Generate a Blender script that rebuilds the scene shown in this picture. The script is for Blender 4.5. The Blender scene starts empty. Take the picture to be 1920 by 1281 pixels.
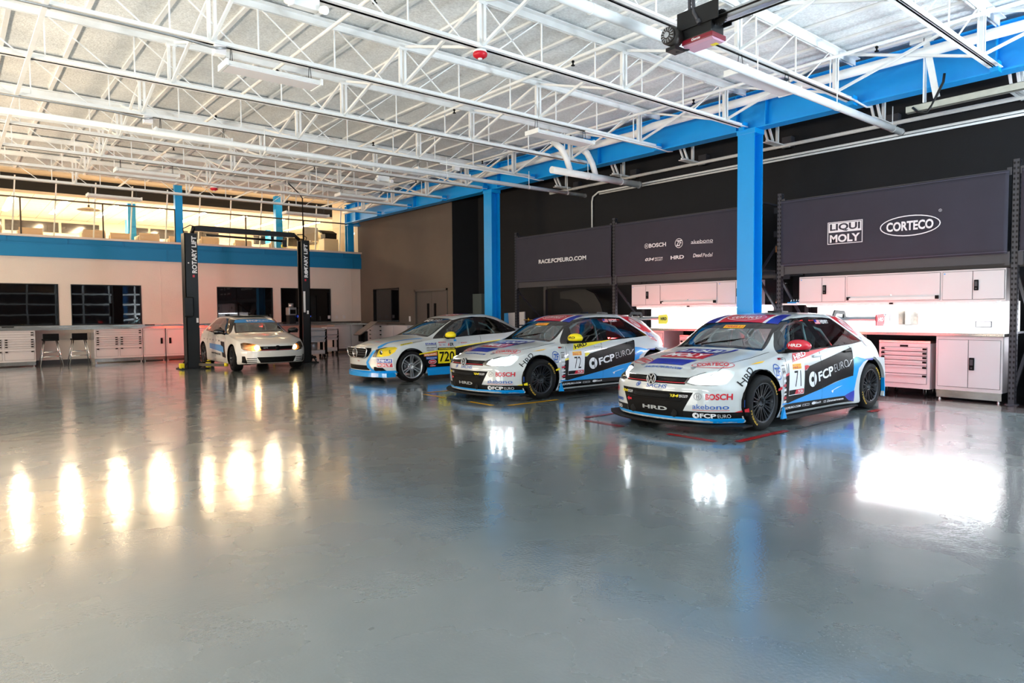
import bpy, bmesh, math, random
from mathutils import Vector, Matrix
from mathutils.bvhtree import BVHTree
random.seed(7)
R = math.radians
SC = bpy.context.scene
COL = SC.collection

# ---------------------------------------------------------------- camera
CAM_H = 1.40
PITCH, YAW, ROLL, FPX = R(2.425), R(39.617), R(0.428), 1281.85
_w = Vector((math.sin(YAW)*math.cos(PITCH), math.cos(YAW)*math.cos(PITCH), -math.sin(PITCH)))
_r0 = Vector((math.cos(YAW), -math.sin(YAW), 0))
_d0 = _w.cross(_r0)
_r = _r0*math.cos(ROLL) + _d0*math.sin(ROLL)
_d = _d0*math.cos(ROLL) - _r0*math.sin(ROLL)
cam_data = bpy.data.cameras.new('camera')
cam = bpy.data.objects.new('camera', cam_data)
COL.objects.link(cam)
cam_data.sensor_width = 36.0
cam_data.lens = 36.0*FPX/1920
cam_data.clip_start = 0.05
cam_data.clip_end = 200
M = Matrix((( _r.x, -_d.x, -_w.x, 0), (_r.y, -_d.y, -_w.y, 0), (_r.z, -_d.z, -_w.z, CAM_H), (0, 0, 0, 1)))
cam.matrix_world = M
SC.camera = cam

# survey helpers: where the sight line of an image point meets a room plane
def _ray(x, y): return _w + _r*((x-960)/FPX) + _d*((y-640.5)/FPX)
def onx(x, y, X):
    v = _ray(x, y); return Vector((0, 0, CAM_H)) + v*(X/v.x)
def ony(x, y, Y):
    v = _ray(x, y); return Vector((0, 0, CAM_H)) + v*(Y/v.y)
def onz(x, y, Z=0.0):
    v = _ray(x, y); return Vector((0, 0, CAM_H)) + v*((Z-CAM_H)/v.z)

# ---------------------------------------------------------------- world, exposure
SC.view_settings.view_transform = 'Standard'
SC.view_settings.look = 'None'
SC.view_settings.gamma = 1.0
SC.view_settings.use_curve_mapping = False
SC.view_settings.exposure = 1.22
wd = bpy.data.worlds.new('evening_sky'); SC.world = wd
wd.use_nodes = True
bg = wd.node_tree.nodes['Background']
bg.inputs['Color'].default_value = (0.66, 0.86, 1.0, 1)
bg.inputs['Strength'].default_value = 0.35

# ---------------------------------------------------------------- added fill lamps
def lamp_area(name, loc, rot, sx, sy, power, color):
    l = bpy.data.lights.new(name, 'AREA'); l.shape = 'RECTANGLE'
    l.size = sx; l.size_y = sy; l.energy = power; l.color = color
    o = bpy.data.objects.new(name, l); COL.objects.link(o)
    o.location = loc; o.rotation_euler = rot
    return o
WARM = (1.0, 0.72, 0.40); COOL = (0.80, 0.92, 1.0)

# fill lamps added out of view, left and right, to brighten the white roof
def wash(loc, d, sx, sy, power, color):
    o = lamp_area('roof_fill_light', loc, (0, 0, 0), sx, sy, power, color)
    o.rotation_euler = Vector(d).to_track_quat('-Z', 'Y').to_euler()
for k, y in enumerate((-4.0, 3.0, 10.0, 17.0)):
    wash((-6.2, y, 1.0), (.38, 0, .92), 4.5, 1.4, (330, 330, 370, 470)[k], (COOL, (1.0, 0.95, 0.86), (1.0, 0.82, 0.60), (1.0, 0.70, 0.42))[k])
wash((11.4, -6.5, 1.0), (-.10, .05, .99), 2.5, 1.4, 560, COOL)
wash((11.4, -2.6, 1.0), (-.12, .0, .99), 2.0, 1.4, 520, COOL)
wash((11.6, -8.0, 1.0), (-.1, .25, .96), 2.0, 1.4, 420, COOL)
# ================================================================ helpers
def lin(c):
    c = c/255.0
    return c/12.92 if c <= 0.04045 else ((c+0.055)/1.055)**2.4
def rgb(r, g, b): return (lin(r), lin(g), lin(b), 1.0)

MATS = {}
def mat(name, color, rough=0.5, metal=0.0, coat=0.0, emit=None, estr=0.0, noise=0.0, nscale=20.0, bump=0.0, bscale=60.0, spec=0.5):
    m = bpy.data.materials.new(name); m.use_nodes = True
    nt = m.node_tree; b = nt.nodes['Principled BSDF']
    b.inputs['Base Color'].default_value = color
    b.inputs['Roughness'].default_value = rough
    b.inputs['Metallic'].default_value = metal
    b.inputs['Coat Weight'].default_value = coat
    b.inputs['Coat Roughness'].default_value = 0.04
    b.inputs['Specular IOR Level'].default_value = spec
    if emit:
        b.inputs['Emission Color'].default_value = emit
        b.inputs['Emission Strength'].default_value = estr
    if noise or bump:
        tc = nt.nodes.new('ShaderNodeTexCoord')
    if noise:
        n = nt.nodes.new('ShaderNodeTexNoise'); n.inputs['Scale'].default_value = nscale; n.inputs['Detail'].default_value = 5
        nt.links.new(tc.outputs['Object'], n.inputs['Vector'])
        r = nt.nodes.new('ShaderNodeMapRange'); r.inputs['From Min'].default_value = 0.3; r.inputs['From Max'].default_value = 0.7
        r.inputs['To Min'].default_value = 1-noise; r.inputs['To Max'].default_value = 1+noise
        nt.links.new(n.outputs['Fac'], r.inputs['Value'])
        mx = nt.nodes.new('ShaderNodeMix'); mx.data_type = 'RGBA'; mx.blend_type = 'MULTIPLY'; mx.inputs['Factor'].default_value = 1
        mx.inputs[6].default_value = color
        nt.links.new(r.outputs['Result'], mx.inputs[7])
        nt.links.new(mx.outputs[2], b.inputs['Base Color'])
    if bump:
        n2 = nt.nodes.new('ShaderNodeTexNoise'); n2.inputs['Scale'].default_value = bscale; n2.inputs['Detail'].default_value = 4
        nt.links.new(tc.outputs['Object'], n2.inputs['Vector'])
        bp = nt.nodes.new('ShaderNodeBump'); bp.inputs['Strength'].default_value = bump; bp.inputs['Distance'].default_value = 0.02
        nt.links.new(n2.outputs['Fac'], bp.inputs['Height'])
        nt.links.new(bp.outputs['Normal'], b.inputs['Normal'])
    MATS[name] = m
    return m

def glass(name, color, alpha, rough=0.02, shine=(1, 1, 1, 1)):
    """thin tinted pane: part mirror by Fresnel, part see-through"""
    m = bpy.data.materials.new(name); m.use_nodes = True
    nt = m.node_tree; nt.nodes.clear()
    out = nt.nodes.new('ShaderNodeOutputMaterial')
    tr = nt.nodes.new('ShaderNodeBsdfTransparent'); tr.inputs['Color'].default_value = color
    gl = nt.nodes.new('ShaderNodeBsdfGlossy'); gl.inputs['Roughness'].default_value = rough; gl.inputs['Color'].default_value = shine
    fr = nt.nodes.new('ShaderNodeFresnel'); fr.inputs['IOR'].default_value = 1.5
    mr = nt.nodes.new('ShaderNodeMapRange'); mr.inputs['To Min'].default_value = alpha; mr.inputs['To Max'].default_value = 1.0
    mx = nt.nodes.new('ShaderNodeMixShader')
    nt.links.new(fr.outputs['Fac'], mr.inputs['Value']); nt.links.new(mr.outputs['Result'], mx.inputs['Fac'])
    nt.links.new(tr.outputs['BSDF'], mx.inputs[1]); nt.links.new(gl.outputs['BSDF'], mx.inputs[2])
    nt.links.new(mx.outputs['Shader'], out.inputs['Surface'])
    MATS[name] = m
    return m

def paint_two_sided(name, color, inside=(0.02, 0.02, 0.022, 1), rough=0.28, coat=0.8):
    m = mat(name, color, rough=rough, coat=coat)
    nt = m.node_tree; b = nt.nodes['Principled BSDF']
    g = nt.nodes.new('ShaderNodeNewGeometry')
    mx = nt.nodes.new('ShaderNodeMix'); mx.data_type = 'RGBA'
    mx.inputs[6].default_value = color; mx.inputs[7].default_value = inside
    nt.links.new(g.outputs['Backfacing'], mx.inputs['Factor'])
    nt.links.new(mx.outputs[2], b.inputs['Base Color'])
    return m

class MB:
    """collects shapes, then links them as one mesh object"""
    def __init__(s): s.bm = bmesh.new(); s.mi = 0
    def quad(s, pts):
        f = s.bm.faces.new([s.bm.verts.new(p) for p in pts]); f.material_index = s.mi; return f
    def box(s, c, d, rot=None, bev=0.0):
        x, y, z = d[0]/2, d[1]/2, d[2]/2
        vs = []
        for p in ((-x,-y,-z),(x,-y,-z),(x,y,-z),(-x,y,-z),(-x,-y,z),(x,-y,z),(x,y,z),(-x,y,z)):
            v = Vector(p)
            if rot is not None: v = rot @ v
            vs.append(s.bm.verts.new(v + Vector(c)))
        fs = []
        for q in ((0,3,2,1),(4,5,6,7),(0,1,5,4),(1,2,6,5),(2,3,7,6),(3,0,4,7)):
            f = s.bm.faces.new([vs[i] for i in q]); f.material_index = s.mi; fs.append(f)
        if bev > 0:
            es = list({e for f in fs for e in f.edges})
            r = bmesh.ops.bevel(s.bm, geom=es, offset=bev, segments=2, affect='EDGES', profile=0.6)
            for f in r['faces']: f.material_index = s.mi
        return s
    def b2(s, a, b, bev=0.0):
        a = Vector(a); b = Vector(b)
        return s.box((a+b)/2, (abs(b.x-a.x), abs(b.y-a.y), abs(b.z-a.z)), bev=bev)
    def bar(s, a, b, w, h, up=(0, 0, 1)):
        """rectangular bar from a to b"""
        a = Vector(a); b = Vector(b); d = b-a; L = d.length
        if L < 1e-6: return s
        z = d/L; u = Vector(up)
        if abs(z.dot(u)) > 0.98: u = Vector((1, 0, 0))
        x = u.cross(z).normalized(); y = z.cross(x)
        return s.box((a+b)/2, (w, h, L), Matrix((x, y, z)).transposed())
    def cyl(s, a, b, r, seg=12, r2=None, caps=True):
        a = Vector(a); b = Vector(b); r2 = r if r2 is None else r2
        z = (b-a).normalized(); u = Vector((0, 0, 1)) if abs(z.z) < 0.95 else Vector((1, 0, 0))
        x = u.cross(z).normalized(); y = z.cross(x)
        A, B = [], []
        for i in range(seg):
            t = 2*math.pi*i/seg; d = x*math.cos(t)+y*math.sin(t)
            A.append(s.bm.verts.new(a+d*r)); B.append(s.bm.verts.new(b+d*r2))
        for i in range(seg):
            j = (i+1) % seg
            f = s.bm.faces.new((A[i], A[j], B[j], B[i])); f.material_index = s.mi; f.smooth = True
        if caps:
            f = s.bm.faces.new(A[::-1]); f.material_index = s.mi
            f = s.bm.faces.new(B); f.material_index = s.mi
        return s
    def tube(s, pts, r, seg=8):
        pts = [Vector(p) for p in pts]; rings = []
        prev = None
        for i, p in enumerate(pts):
            t = (pts[min(i+1, len(pts)-1)] - pts[max(i-1, 0)]).normalized()
            if prev is None:
                u = Vector((0, 0, 1)) if abs(t.z) < 0.9 else Vector((1, 0, 0))
                x = u.cross(t).normalized()
            else:
                x = (prev - t*prev.dot(t)).normalized()
            prev = x; y = t.cross(x)
            rr = r[i] if isinstance(r, (list, tuple)) else r
            rings.append([s.bm.verts.new(p + (x*math.cos(2*math.pi*k/seg)+y*math.sin(2*math.pi*k/seg))*rr) for k in range(seg)])
        for a, b in zip(rings[:-1], rings[1:]):
            for k in range(seg):
                j = (k+1) % seg
                f = s.bm.faces.new((a[k], a[j], b[j], b[k])); f.material_index = s.mi; f.smooth = True
        for rg, fl in ((rings[0], True), (rings[-1], False)):
            f = s.bm.faces.new(rg[::-1] if fl else rg); f.material_index = s.mi
        return s
    def prism(s, poly, axis, lo, hi):
        """polygon (list of 2-D points) extruded along axis 0/1/2 from lo to hi"""
        def P(p, t):
            q = list(p); q.insert(axis, t); return s.bm.verts.new(q)
        A = [P(p, lo) for p in poly]; B = [P(p, hi) for p in poly]; n = len(poly)
        fs = [s.bm.faces.new(A[::-1]), s.bm.faces.new(B)]
        for i in range(n): fs.append(s.bm.faces.new((A[i], A[(i+1) % n], B[(i+1) % n], B[i])))
        for f in fs: f.material_index = s.mi
        return s
    def lathe(s, prof, axis_o, axis_d, seg=32, closed=False):
        """prof: list of (radius, along) revolved about the axis"""
        o = Vector(axis_o); z = Vector(axis_d).normalized()
        u = Vector((0, 0, 1)) if abs(z.z) < 0.9 else Vector((1, 0, 0))
        x = u.cross(z).normalized(); y = z.cross(x); rings = []
        for r, t in prof:
            if r < 1e-5: rings.append([s.bm.verts.new(o+z*t)])
            else: rings.append([s.bm.verts.new(o+z*t+(x*math.cos(2*math.pi*k/seg)+y*math.sin(2*math.pi*k/seg))*r) for k in range(seg)])
        pr = list(zip(rings[:-1], rings[1:]))
        if closed: pr.append((rings[-1], rings[0]))
        for a, b in pr:
            for k in range(seg):
                j = (k+1) % seg
                if len(a) == 1 and len(b) == 1: continue
                if len(a) == 1: f = s.bm.faces.new((a[0], b[j], b[k]))
                elif len(b) == 1: f = s.bm.faces.new((a[k], a[j], b[0]))
                else: f = s.bm.faces.new((a[k], a[j], b[j], b[k]))
                f.material_index = s.mi; f.smooth = True
        return s
    def sphere(s, c, r, seg=16, sc=(1, 1, 1)):
        n0 = len(s.bm.verts)
        ret = bmesh.ops.create_uvsphere(s.bm, u_segments=seg, v_segments=max(6, seg//2), radius=r, matrix=Matrix.Translation(Vector(c)) @ Matrix.Diagonal((sc[0], sc[1], sc[2], 1)))
        for v in ret['verts']:
            for f in v.link_faces: f.material_index = s.mi; f.smooth = True
        return s
    def build(s, name, mats, parent=None, fix=True, loc=None):
        if fix: bmesh.ops.recalc_face_normals(s.bm, faces=s.bm.faces)
        me = bpy.data.meshes.new(name); s.bm.to_mesh(me); s.bm.free()
        if not isinstance(mats, (list, tuple)): mats = [mats]
        for m in mats: me.materials.append(m)
        o = bpy.data.objects.new(name, me); COL.objects.link(o)
        if parent: o.parent = parent
        if loc is not None: o.location = loc
        return o

def tag(o, label=None, cat=None, group=None, kind=None):
    if label: o['label'] = label
    if cat: o['category'] = cat
    if group: o['group'] = group
    if kind: o['kind'] = kind
    return o
def thing(name, label, cat, loc=(0, 0, 0), rz=0.0, group=None):
    o = bpy.data.objects.new(name, None); COL.objects.link(o)
    o.empty_display_size = 0.1
    o.location = loc; o.rotation_euler = (0, 0, rz)
    return tag(o, label, cat, group)
ORD = ('first', 'second', 'third', 'fourth', 'fifth', 'sixth', 'seventh', 'eighth', 'ninth', 'tenth', 'eleventh', 'twelfth')
def struct(o): o['kind'] = 'structure'; return o
def kids(o): return [c for c in bpy.data.objects if c.parent == o]
def copy_tree(o, parent=None):
    c = o.copy(); COL.objects.link(c)
    if parent: c.parent = parent
    for ch in kids(o): copy_tree(ch, c)
    return c
def dup(o, loc, label, rz=None, group=None):
    c = copy_tree(o); c.location = loc; c['label'] = label
    if rz is not None: c.rotation_euler = (0, 0, rz)
    if group: c['group'] = group
    return c

# ---- lettering: flat letter meshes from the built-in font, fitted into a box
_TXT = {}
def letters(text, bold=0.0, shear=0.0, space=1.0):
    key = (text, bold, shear, space)
    if key in _TXT: return _TXT[key]
    cu = bpy.data.curves.new('t', 'FONT'); cu.body = text; cu.size = 1.0
    cu.offset = bold; cu.shear = shear; cu.space_character = space; cu.resolution_u = 3
    ob = bpy.data.objects.new('t', cu); COL.objects.link(ob)
    dg = bpy.context.evaluated_depsgraph_get(); ev = ob.evaluated_get(dg); me = ev.to_mesh()
    vs = [(v.co.x, v.co.y) for v in me.vertices]; fs = [tuple(p.vertices) for p in me.polygons]
    ev.to_mesh_clear(); bpy.data.objects.remove(ob); bpy.data.curves.remove(cu)
    xs = [v[0] for v in vs]; ys = [v[1] for v in vs]
    x0, x1, y0, y1 = min(xs), max(xs), min(ys), max(ys)
    vs = [((x-x0)/(x1-x0), (y-y0)/(y1-y0)) for x, y in vs]
    _TXT[key] = (vs, fs, (x1-x0)/(y1-y0))
    return _TXT[key]
def shape_text(text, x, y, w, h, rot=0.0, bold=0.02, shear=0.0, space=1.0):
    """2-D mesh of text in a w x h box centred on (x, y)"""
    vs, fs, _ = letters(text, bold, shear, space)
    c, s_ = math.cos(rot), math.sin(rot)
    out = []
    for u, v in vs:
        a, b = (u-0.5)*w, (v-0.5)*h
        out.append((x+a*c-b*s_, y+a*s_+b*c))
    return out, fs
def shape_poly(pts): return list(pts), [tuple(range(len(pts)))]
def shape_rect(x0, y0, x1, y1): return shape_poly([(x0, y0), (x1, y0), (x1, y1), (x0, y1)])
def shape_ellipse(x, y, a, b, n=28, rot=0.0):
    c, s_ = math.cos(rot), math.sin(rot)
    return shape_poly([(x+a*math.cos(2*math.pi*i/n)*c-b*math.sin(2*math.pi*i/n)*s_, y+a*math.cos(2*math.pi*i/n)*s_+b*math.sin(2*math.pi*i/n)*c) for i in range(n)])
def shape_ring(x, y, a, b, t, n=32, rot=0.0):
    c, s_ = math.cos(rot), math.sin(rot)
    def P(A, B, i):
        p, q = A*math.cos(2*math.pi*i/n), B*math.sin(2*math.pi*i/n)
        return (x+p*c-q*s_, y+p*s_+q*c)
    vs = [P(a, b, i) for i in range(n)] + [P(a-t, b-t, i) for i in range(n)]
    return vs, [(i, (i+1) % n, n+(i+1) % n, n+i) for i in range(n)]
def shape_line(p, q, t):
    d = Vector((q[0]-p[0], q[1]-p[1])).normalized()*t/2
    return shape_poly([(p[0]+d.y, p[1]-d.x), (q[0]+d.y, q[1]-d.x), (q[0]-d.y, q[1]+d.x), (p[0]-d.y, p[1]+d.x)])
def shape_frame(x0, y0, x1, y1, t):
    vs = [(x0, y0), (x1, y0), (x1, y1), (x0, y1), (x0+t, y0+t), (x1-t, y0+t), (x1-t, y1-t), (x0+t, y1-t)]
    return vs, [(i, (i+1) % 4, 4+(i+1) % 4, 4+i) for i in range(4)]

def flat_print(name, items, O, U, V, mats, parent, off=0.004):
    """items: list of (shape, material index); printed on the plane O + u U + v V"""
    O, U, V = Vector(O), Vector(U), Vector(V); N = U.cross(V).normalized()
    m = MB()
    for k, ((vs, fs), mi) in enumerate(items):
        vv = [m.bm.verts.new(O+U*u+V*v+N*(off+0.0008*k)) for u, v in vs]
        for f in fs:
            try:
                q = m.bm.faces.new([vv[i] for i in f]); q.material_index = mi
            except ValueError: pass
    return m.build(name, mats, parent, fix=False)

# ---------------------------------------------------------------- shared materials
WHITE = mat('white_metal', rgb(226, 222, 222), 0.42, noise=0.03, nscale=3)
STEELW = mat('white_painted_steel', rgb(244, 246, 246), 0.42, noise=0.04, nscale=6)
BLUE = mat('blue_painted_steel', rgb(0, 160, 240), 0.38, noise=0.04, nscale=2)
BLACK = mat('black_metal', rgb(13, 13, 14), 0.4, spec=.35)
BLACKP = mat('black_plastic', rgb(8, 8, 9), 0.55, spec=.14)
RUBBER = mat('black_rubber', rgb(12, 12, 13), 0.7, spec=.25)
DARKG = mat('dark_grey_metal', rgb(58, 58, 64), 0.5)
CHROME = mat('chrome', rgb(220, 222, 225), 0.12, 1.0)
STAIN = mat('stainless_steel', rgb(178, 172, 166), 0.22, 0.95, noise=0.06, nscale=4)
ALUM = mat('brushed_aluminium', rgb(190, 192, 195), 0.32, 0.9)
PRINTW = mat('white_print', rgb(232, 232, 236), 0.6)
RED = mat('red_plastic', rgb(200, 18, 40), 0.35)
YEL = mat('yellow_plastic', rgb(236, 214, 20), 0.4)
# ================================================================ the setting
def floor_material(name, c1, c2):
    m = mat(name, c1, 0.14)
    nt = m.node_tree; b = nt.nodes['Principled BSDF']
    tc = nt.nodes.new('ShaderNodeTexCoord')
    n1 = nt.nodes.new('ShaderNodeTexNoise'); n1.inputs['Scale'].default_value = 0.75; n1.inputs['Detail'].default_value = 4; n1.inputs['Roughness'].default_value = 0.62
    n1.inputs['Distortion'].default_value = 0.2
    nt.links.new(tc.outputs['Object'], n1.inputs['Vector'])
    cr = nt.nodes.new('ShaderNodeValToRGB')
    cr.color_ramp.elements[0].position = 0.25; cr.color_ramp.elements[0].color = c1
    cr.color_ramp.elements[1].position = 0.78; cr.color_ramp.elements[1].color = c2
    nt.links.new(n1.outputs['Fac'], cr.inputs['Fac']); nt.links.new(cr.outputs['Color'], b.inputs['Base Color'])
    n2 = nt.nodes.new('ShaderNodeTexNoise'); n2.inputs['Scale'].default_value = 1.7; n2.inputs['Detail'].default_value = 6
    nt.links.new(tc.outputs['Object'], n2.inputs['Vector'])
    rr = nt.nodes.new('ShaderNodeMapRange'); rr.inputs['From Min'].default_value = 0.3; rr.inputs['From Max'].default_value = 0.7
    rr.inputs['To Min'].default_value = 0.22; rr.inputs['To Max'].default_value = 0.32
    nt.links.new(n2.outputs['Fac'], rr.inputs['Value']); nt.links.new(rr.outputs['Result'], b.inputs['Roughness'])
    n3 = nt.nodes.new('ShaderNodeTexNoise'); n3.inputs['Scale'].default_value = 55; n3.inputs['Detail'].default_value = 3
    n4 = nt.nodes.new('ShaderNodeTexNoise'); n4.inputs['Scale'].default_value = 1.6; n4.inputs['Detail'].default_value = 3
    nt.links.new(tc.outputs['Object'], n3.inputs['Vector']); nt.links.new(tc.outputs['Object'], n4.inputs['Vector'])
    b1 = nt.nodes.new('ShaderNodeBump'); b1.inputs['Strength'].default_value = 0.10; b1.inputs['Distance'].default_value = 0.006
    b2 = nt.nodes.new('ShaderNodeBump'); b2.inputs['Strength'].default_value = 0.12; b2.inputs['Distance'].default_value = 0.03
    nt.links.new(n4.outputs['Fac'], b2.inputs['Height']); nt.links.new(n3.outputs['Fac'], b1.inputs['Height'])
    nt.links.new(b2.outputs['Normal'], b1.inputs['Normal']); nt.links.new(b1.outputs['Normal'], b.inputs['Normal'])
    b.inputs['Specular IOR Level'].default_value = 0.9
    b.inputs['Coat Weight'].default_value = 1.0; b.inputs['Coat Roughness'].default_value = 0.065; b.inputs['Coat IOR'].default_value = 1.95
    nt.links.new(b1.outputs['Normal'], b.inputs['Coat Normal'])
    return m
FLOOR = floor_material('grey_epoxy', rgb(97, 107, 110), rgb(118, 127, 128))
FLOOR2 = floor_material('dark_floor_border', rgb(62, 56, 56), rgb(74, 66, 66))

m = MB()
m.quad([(-7, -9, 0), (11.05, -9, 0), (11.05, 24.0, 0), (-7, 24.0, 0)])
m.mi = 1
m.quad([(11.05, -9, 0), (13.3, -9, 0), (13.3, 24.0, 0), (11.05, 24.0, 0)])
struct(m.build('floor', [FLOOR, FLOOR2]))

# roof deck: rough white painted boards with tee bars running along the room
DECK = mat('white_roof_board', rgb(236, 240, 241), 0.9, noise=0.06, nscale=1.3, bump=0.5, bscale=38)
nt = DECK.node_tree
_n = nt.nodes.new('ShaderNodeTexNoise'); _n.inputs['Scale'].default_value = 30; _n.inputs['Detail'].default_value = 4
_t = nt.nodes.new('ShaderNodeTexCoord'); nt.links.new(_t.outputs['Object'], _n.inputs['Vector'])
_mrg = nt.nodes.new('ShaderNodeMapRange'); _mrg.inputs['From Min'].default_value = 0.35; _mrg.inputs['From Max'].default_value = 0.65; _mrg.inputs['To Min'].default_value = 0.86; _mrg.inputs['To Max'].default_value = 1.06
nt.links.new(_n.outputs['Fac'], _mrg.inputs['Value'])
_b = nt.nodes['Principled BSDF']; _src = _b.inputs['Base Color'].links[0].from_socket
_m = nt.nodes.new('ShaderNodeMix'); _m.data_type = 'RGBA'; _m.blend_type = 'MULTIPLY'; _m.inputs['Factor'].default_value = 1
nt.links.new(_src, _m.inputs[6]); nt.links.new(_mrg.outputs['Result'], _m.inputs[7]); nt.links.new(_m.outputs[2], _b.inputs['Base Color'])
DZ = 5.52
m = MB()
m.b2((-7, -9, DZ), (13.3, 23.4, DZ+0.12))
m.mi = 1
x = -6.6
while x < 13.2:
    m.b2((x-0.03, -9, DZ-0.035), (x+0.03, 23.4, DZ-0.002)); x += 0.82
struct(m.build('ceiling', [DECK, STEELW]))

# right wall (dark) and the brown return block beyond it
DARKW = mat('dark_grey_wall_paint', rgb(25, 26, 30), 0.85, noise=0.06, nscale=1.2, bump=0.15, bscale=90)
BROWNW = mat('taupe_wall_paint', rgb(100, 90, 82), 0.85, noise=0.05, nscale=1.5, bump=0.2, bscale=90)
m = MB(); m.b2((13.25, -9, 0), (13.45, 17.75, DZ)); struct(m.build('wall_right', DARKW))
BX = 12.25
m = MB()
# wall in pieces round the window (Y 20.98..22.84) and the double door (Y 17.97..19.92)
for a, b in (((BX, 17.69, 0), (BX+.2, 17.97, DZ)), ((BX, 17.97, 2.19), (BX+.2, 19.92, DZ)), ((BX, 19.92, 0), (BX+.2, 20.98, DZ)),
             ((BX, 20.98, 0), (BX+.2, 22.84, 1.10)), ((BX, 20.98, 2.30), (BX+.2, 22.84, DZ)), ((BX, 22.84, 0), (BX+.2, 24.0, DZ))):
    m.b2(a, b)
struct(m.build('wall_right_return', BROWNW))
m = MB(); m.b2((BX, 17.67, 0), (13.45, 17.69, DZ)); struct(m.build('wall_right_end', DARKW))
m = MB()
for y0, y1 in ((17.97, 18.03), (19.86, 19.92)): m.b2((BX-.03, y0, 0), (BX+.06, y1, 2.19))
m.b2((BX-.03, 17.97, 2.12), (BX+.06, 19.92, 2.19))
DOORM = mat('taupe_door_paint', rgb(92, 86, 82), 0.5)
fr = struct(m.build('door_1', DOORM))
for y0, y1, yl in ((18.04, 18.94, 18.74), (18.95, 19.85, 19.15)):
    m = MB(); m.b2((BX+.03, y0, 0.01), (BX+.08, y1, 2.135)); d = m.build('door_leaf', DOORM, fr)
    m = MB(); m.b2((BX+.015, yl-.06, 0.75), (BX+.028, yl+.06, 1.72)); m.build('vision_pane', BLACKP, d)
    m = MB(); m.tube([(BX+.03, yl+.2*(1 if yl < 18.9 else -1)*0.75, 0.95), (BX-.04, yl+.15*(1 if yl < 18.9 else -1), 0.95), (BX-.04, yl+.15*(1 if yl < 18.9 else -1), 1.15), (BX+.03, yl+.15*(1 if yl < 18.9 else -1), 1.15)], 0.012); m.build('door_handle', CHROME, d)
PANE = mat('dark_window_pane', (0.004, 0.004, 0.005, 1), 0.02, bump=0.035, bscale=0.9, spec=0.7)
def window(n, a, b, axis):
    """opening from a to b in a wall; axis = wall normal axis"""
    a = Vector(a); b = Vector(b)
    t = 0.02; f = MB()
    if axis == 1:
        y0, y1 = a.y-.015, a.y+.07
        f.b2((a.x, y0, a.z), (a.x+t, y1, b.z)); f.b2((b.x-t, y0, a.z), (b.x, y1, b.z)); f.b2((a.x, y0, a.z), (b.x, y1, a.z+t)); f.b2((a.x, y0, b.z-t), (b.x, y1, b.z))
    else:
        x0, x1 = a.x-.015, a.x+.07
        f.b2((x0, a.y, a.z), (x1, a.y+t, b.z)); f.b2((x0, b.y-t, a.z), (x1, b.y, b.z)); f.b2((x0, a.y, a.z), (x1, b.y, a.z+t)); f.b2((x0, a.y, b.z-t), (x1, b.y, b.z))
    w = struct(f.build('window_%d' % n, BLACK))
    p = MB()
    if axis == 1: p.b2((a.x+t, a.y+.05, a.z+t), (b.x-t, a.y+.06, b.z-t))
    else: p.b2((a.x+.05, a.y+t, a.z+t), (a.x+.06, b.y-t, b.z-t))
    p.build('window_pane', PANE, w)
window(5, (BX, 20.98, 1.10), (BX, 22.84, 2.30), 0)

# far wall (cream white) with four dark windows, blue fascia above
FY = 23.85
CREAM = mat('cream_wall_paint', rgb(222, 212, 204), 0.85, noise=0.03, nscale=1.2, bump=0.25, bscale=70)
wins = [(0.2, 2.56), (2.87, 4.73), (6.99, 8.86), (9.15, 11.02)]
m = MB(); x = -7.0
for a, b in wins:
    m.b2((x, FY, 0), (a, FY+.2, 3.10)); m.b2((a, FY, 0), (b, FY+.2, 1.12)); m.b2((a, FY, 2.33), (b, FY+.2, 3.10)); x = b
m.b2((x, FY, 0), (BX, FY+.2, 3.10))
for xx in (5.28, 11.86): m.b2((xx, FY-.006, 0), (xx+.02, FY, 3.10))
struct(m.build('wall_far', CREAM))
for i, (a, b) in enumerate(wins): window(i+1, (a, FY, 1.12), (b, FY, 2.33), 1)
BLUED = mat('deep_blue_fascia_paint', rgb(0, 124, 182), 0.5, noise=0.04, nscale=1)
m = MB()
m.b2((-7, FY-.10, 3.10), (BX, FY+.12, 3.50)); m.b2((-7, FY-.055, 3.50), (BX, FY+.12, 3.66))
m.b2((-7, FY-.12, 3.475), (BX, FY-.05, 3.50))
for k in range(10): m.b2((1.35+1.45*k, FY-.075, 3.50), (1.38+1.45*k, FY-.05, 3.66))
for xx in (5.45, 11.86): m.b2((xx, FY-.115, 3.10), (xx+.03, FY-.09, 3.48))
struct(m.build('trim_1', BLUED))
m = MB(); m.b2((-7, FY-.16, 3.66), (BX, FY+.22, 3.72)); struct(m.build('trim_2', CREAM))

# back wall behind the camera with a glazed overhead door (seen mirrored in the far windows)
m = MB(); m.b2((-7, -9.2, 0), (1.0, -9.0, DZ)); m.b2((1.0, -9.2, 4.4), (12.5, -9.0, DZ)); m.b2((12.5, -9.2, 0), (13.45, -9.0, DZ))
struct(m.build('wall_back', BROWNW))
d = MB(); d.b2((1.0, -9.12, 0), (12.5, -9.08, 4.4))
dd = struct(d.build('door_2', PANE))
d = MB()
for k in range(7): d.b2((1.0, -9.07, k*.72), (12.5, -9.0, k*.72+.09))
for k in range(8): d.b2((1.0+k*1.63, -9.07, 0), (1.09+k*1.63, -9.0, 4.4))
d.build('door_rails', mat('door_rail_grey', rgb(150, 148, 146), .5), dd)

# ---------------------------------------------------------------- office floor above the far wall
OFW = mat('office_white_paint', rgb(236, 222, 200), 0.8)
OFT = mat('office_ceiling_tile', rgb(236, 230, 220), 0.85)
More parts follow.
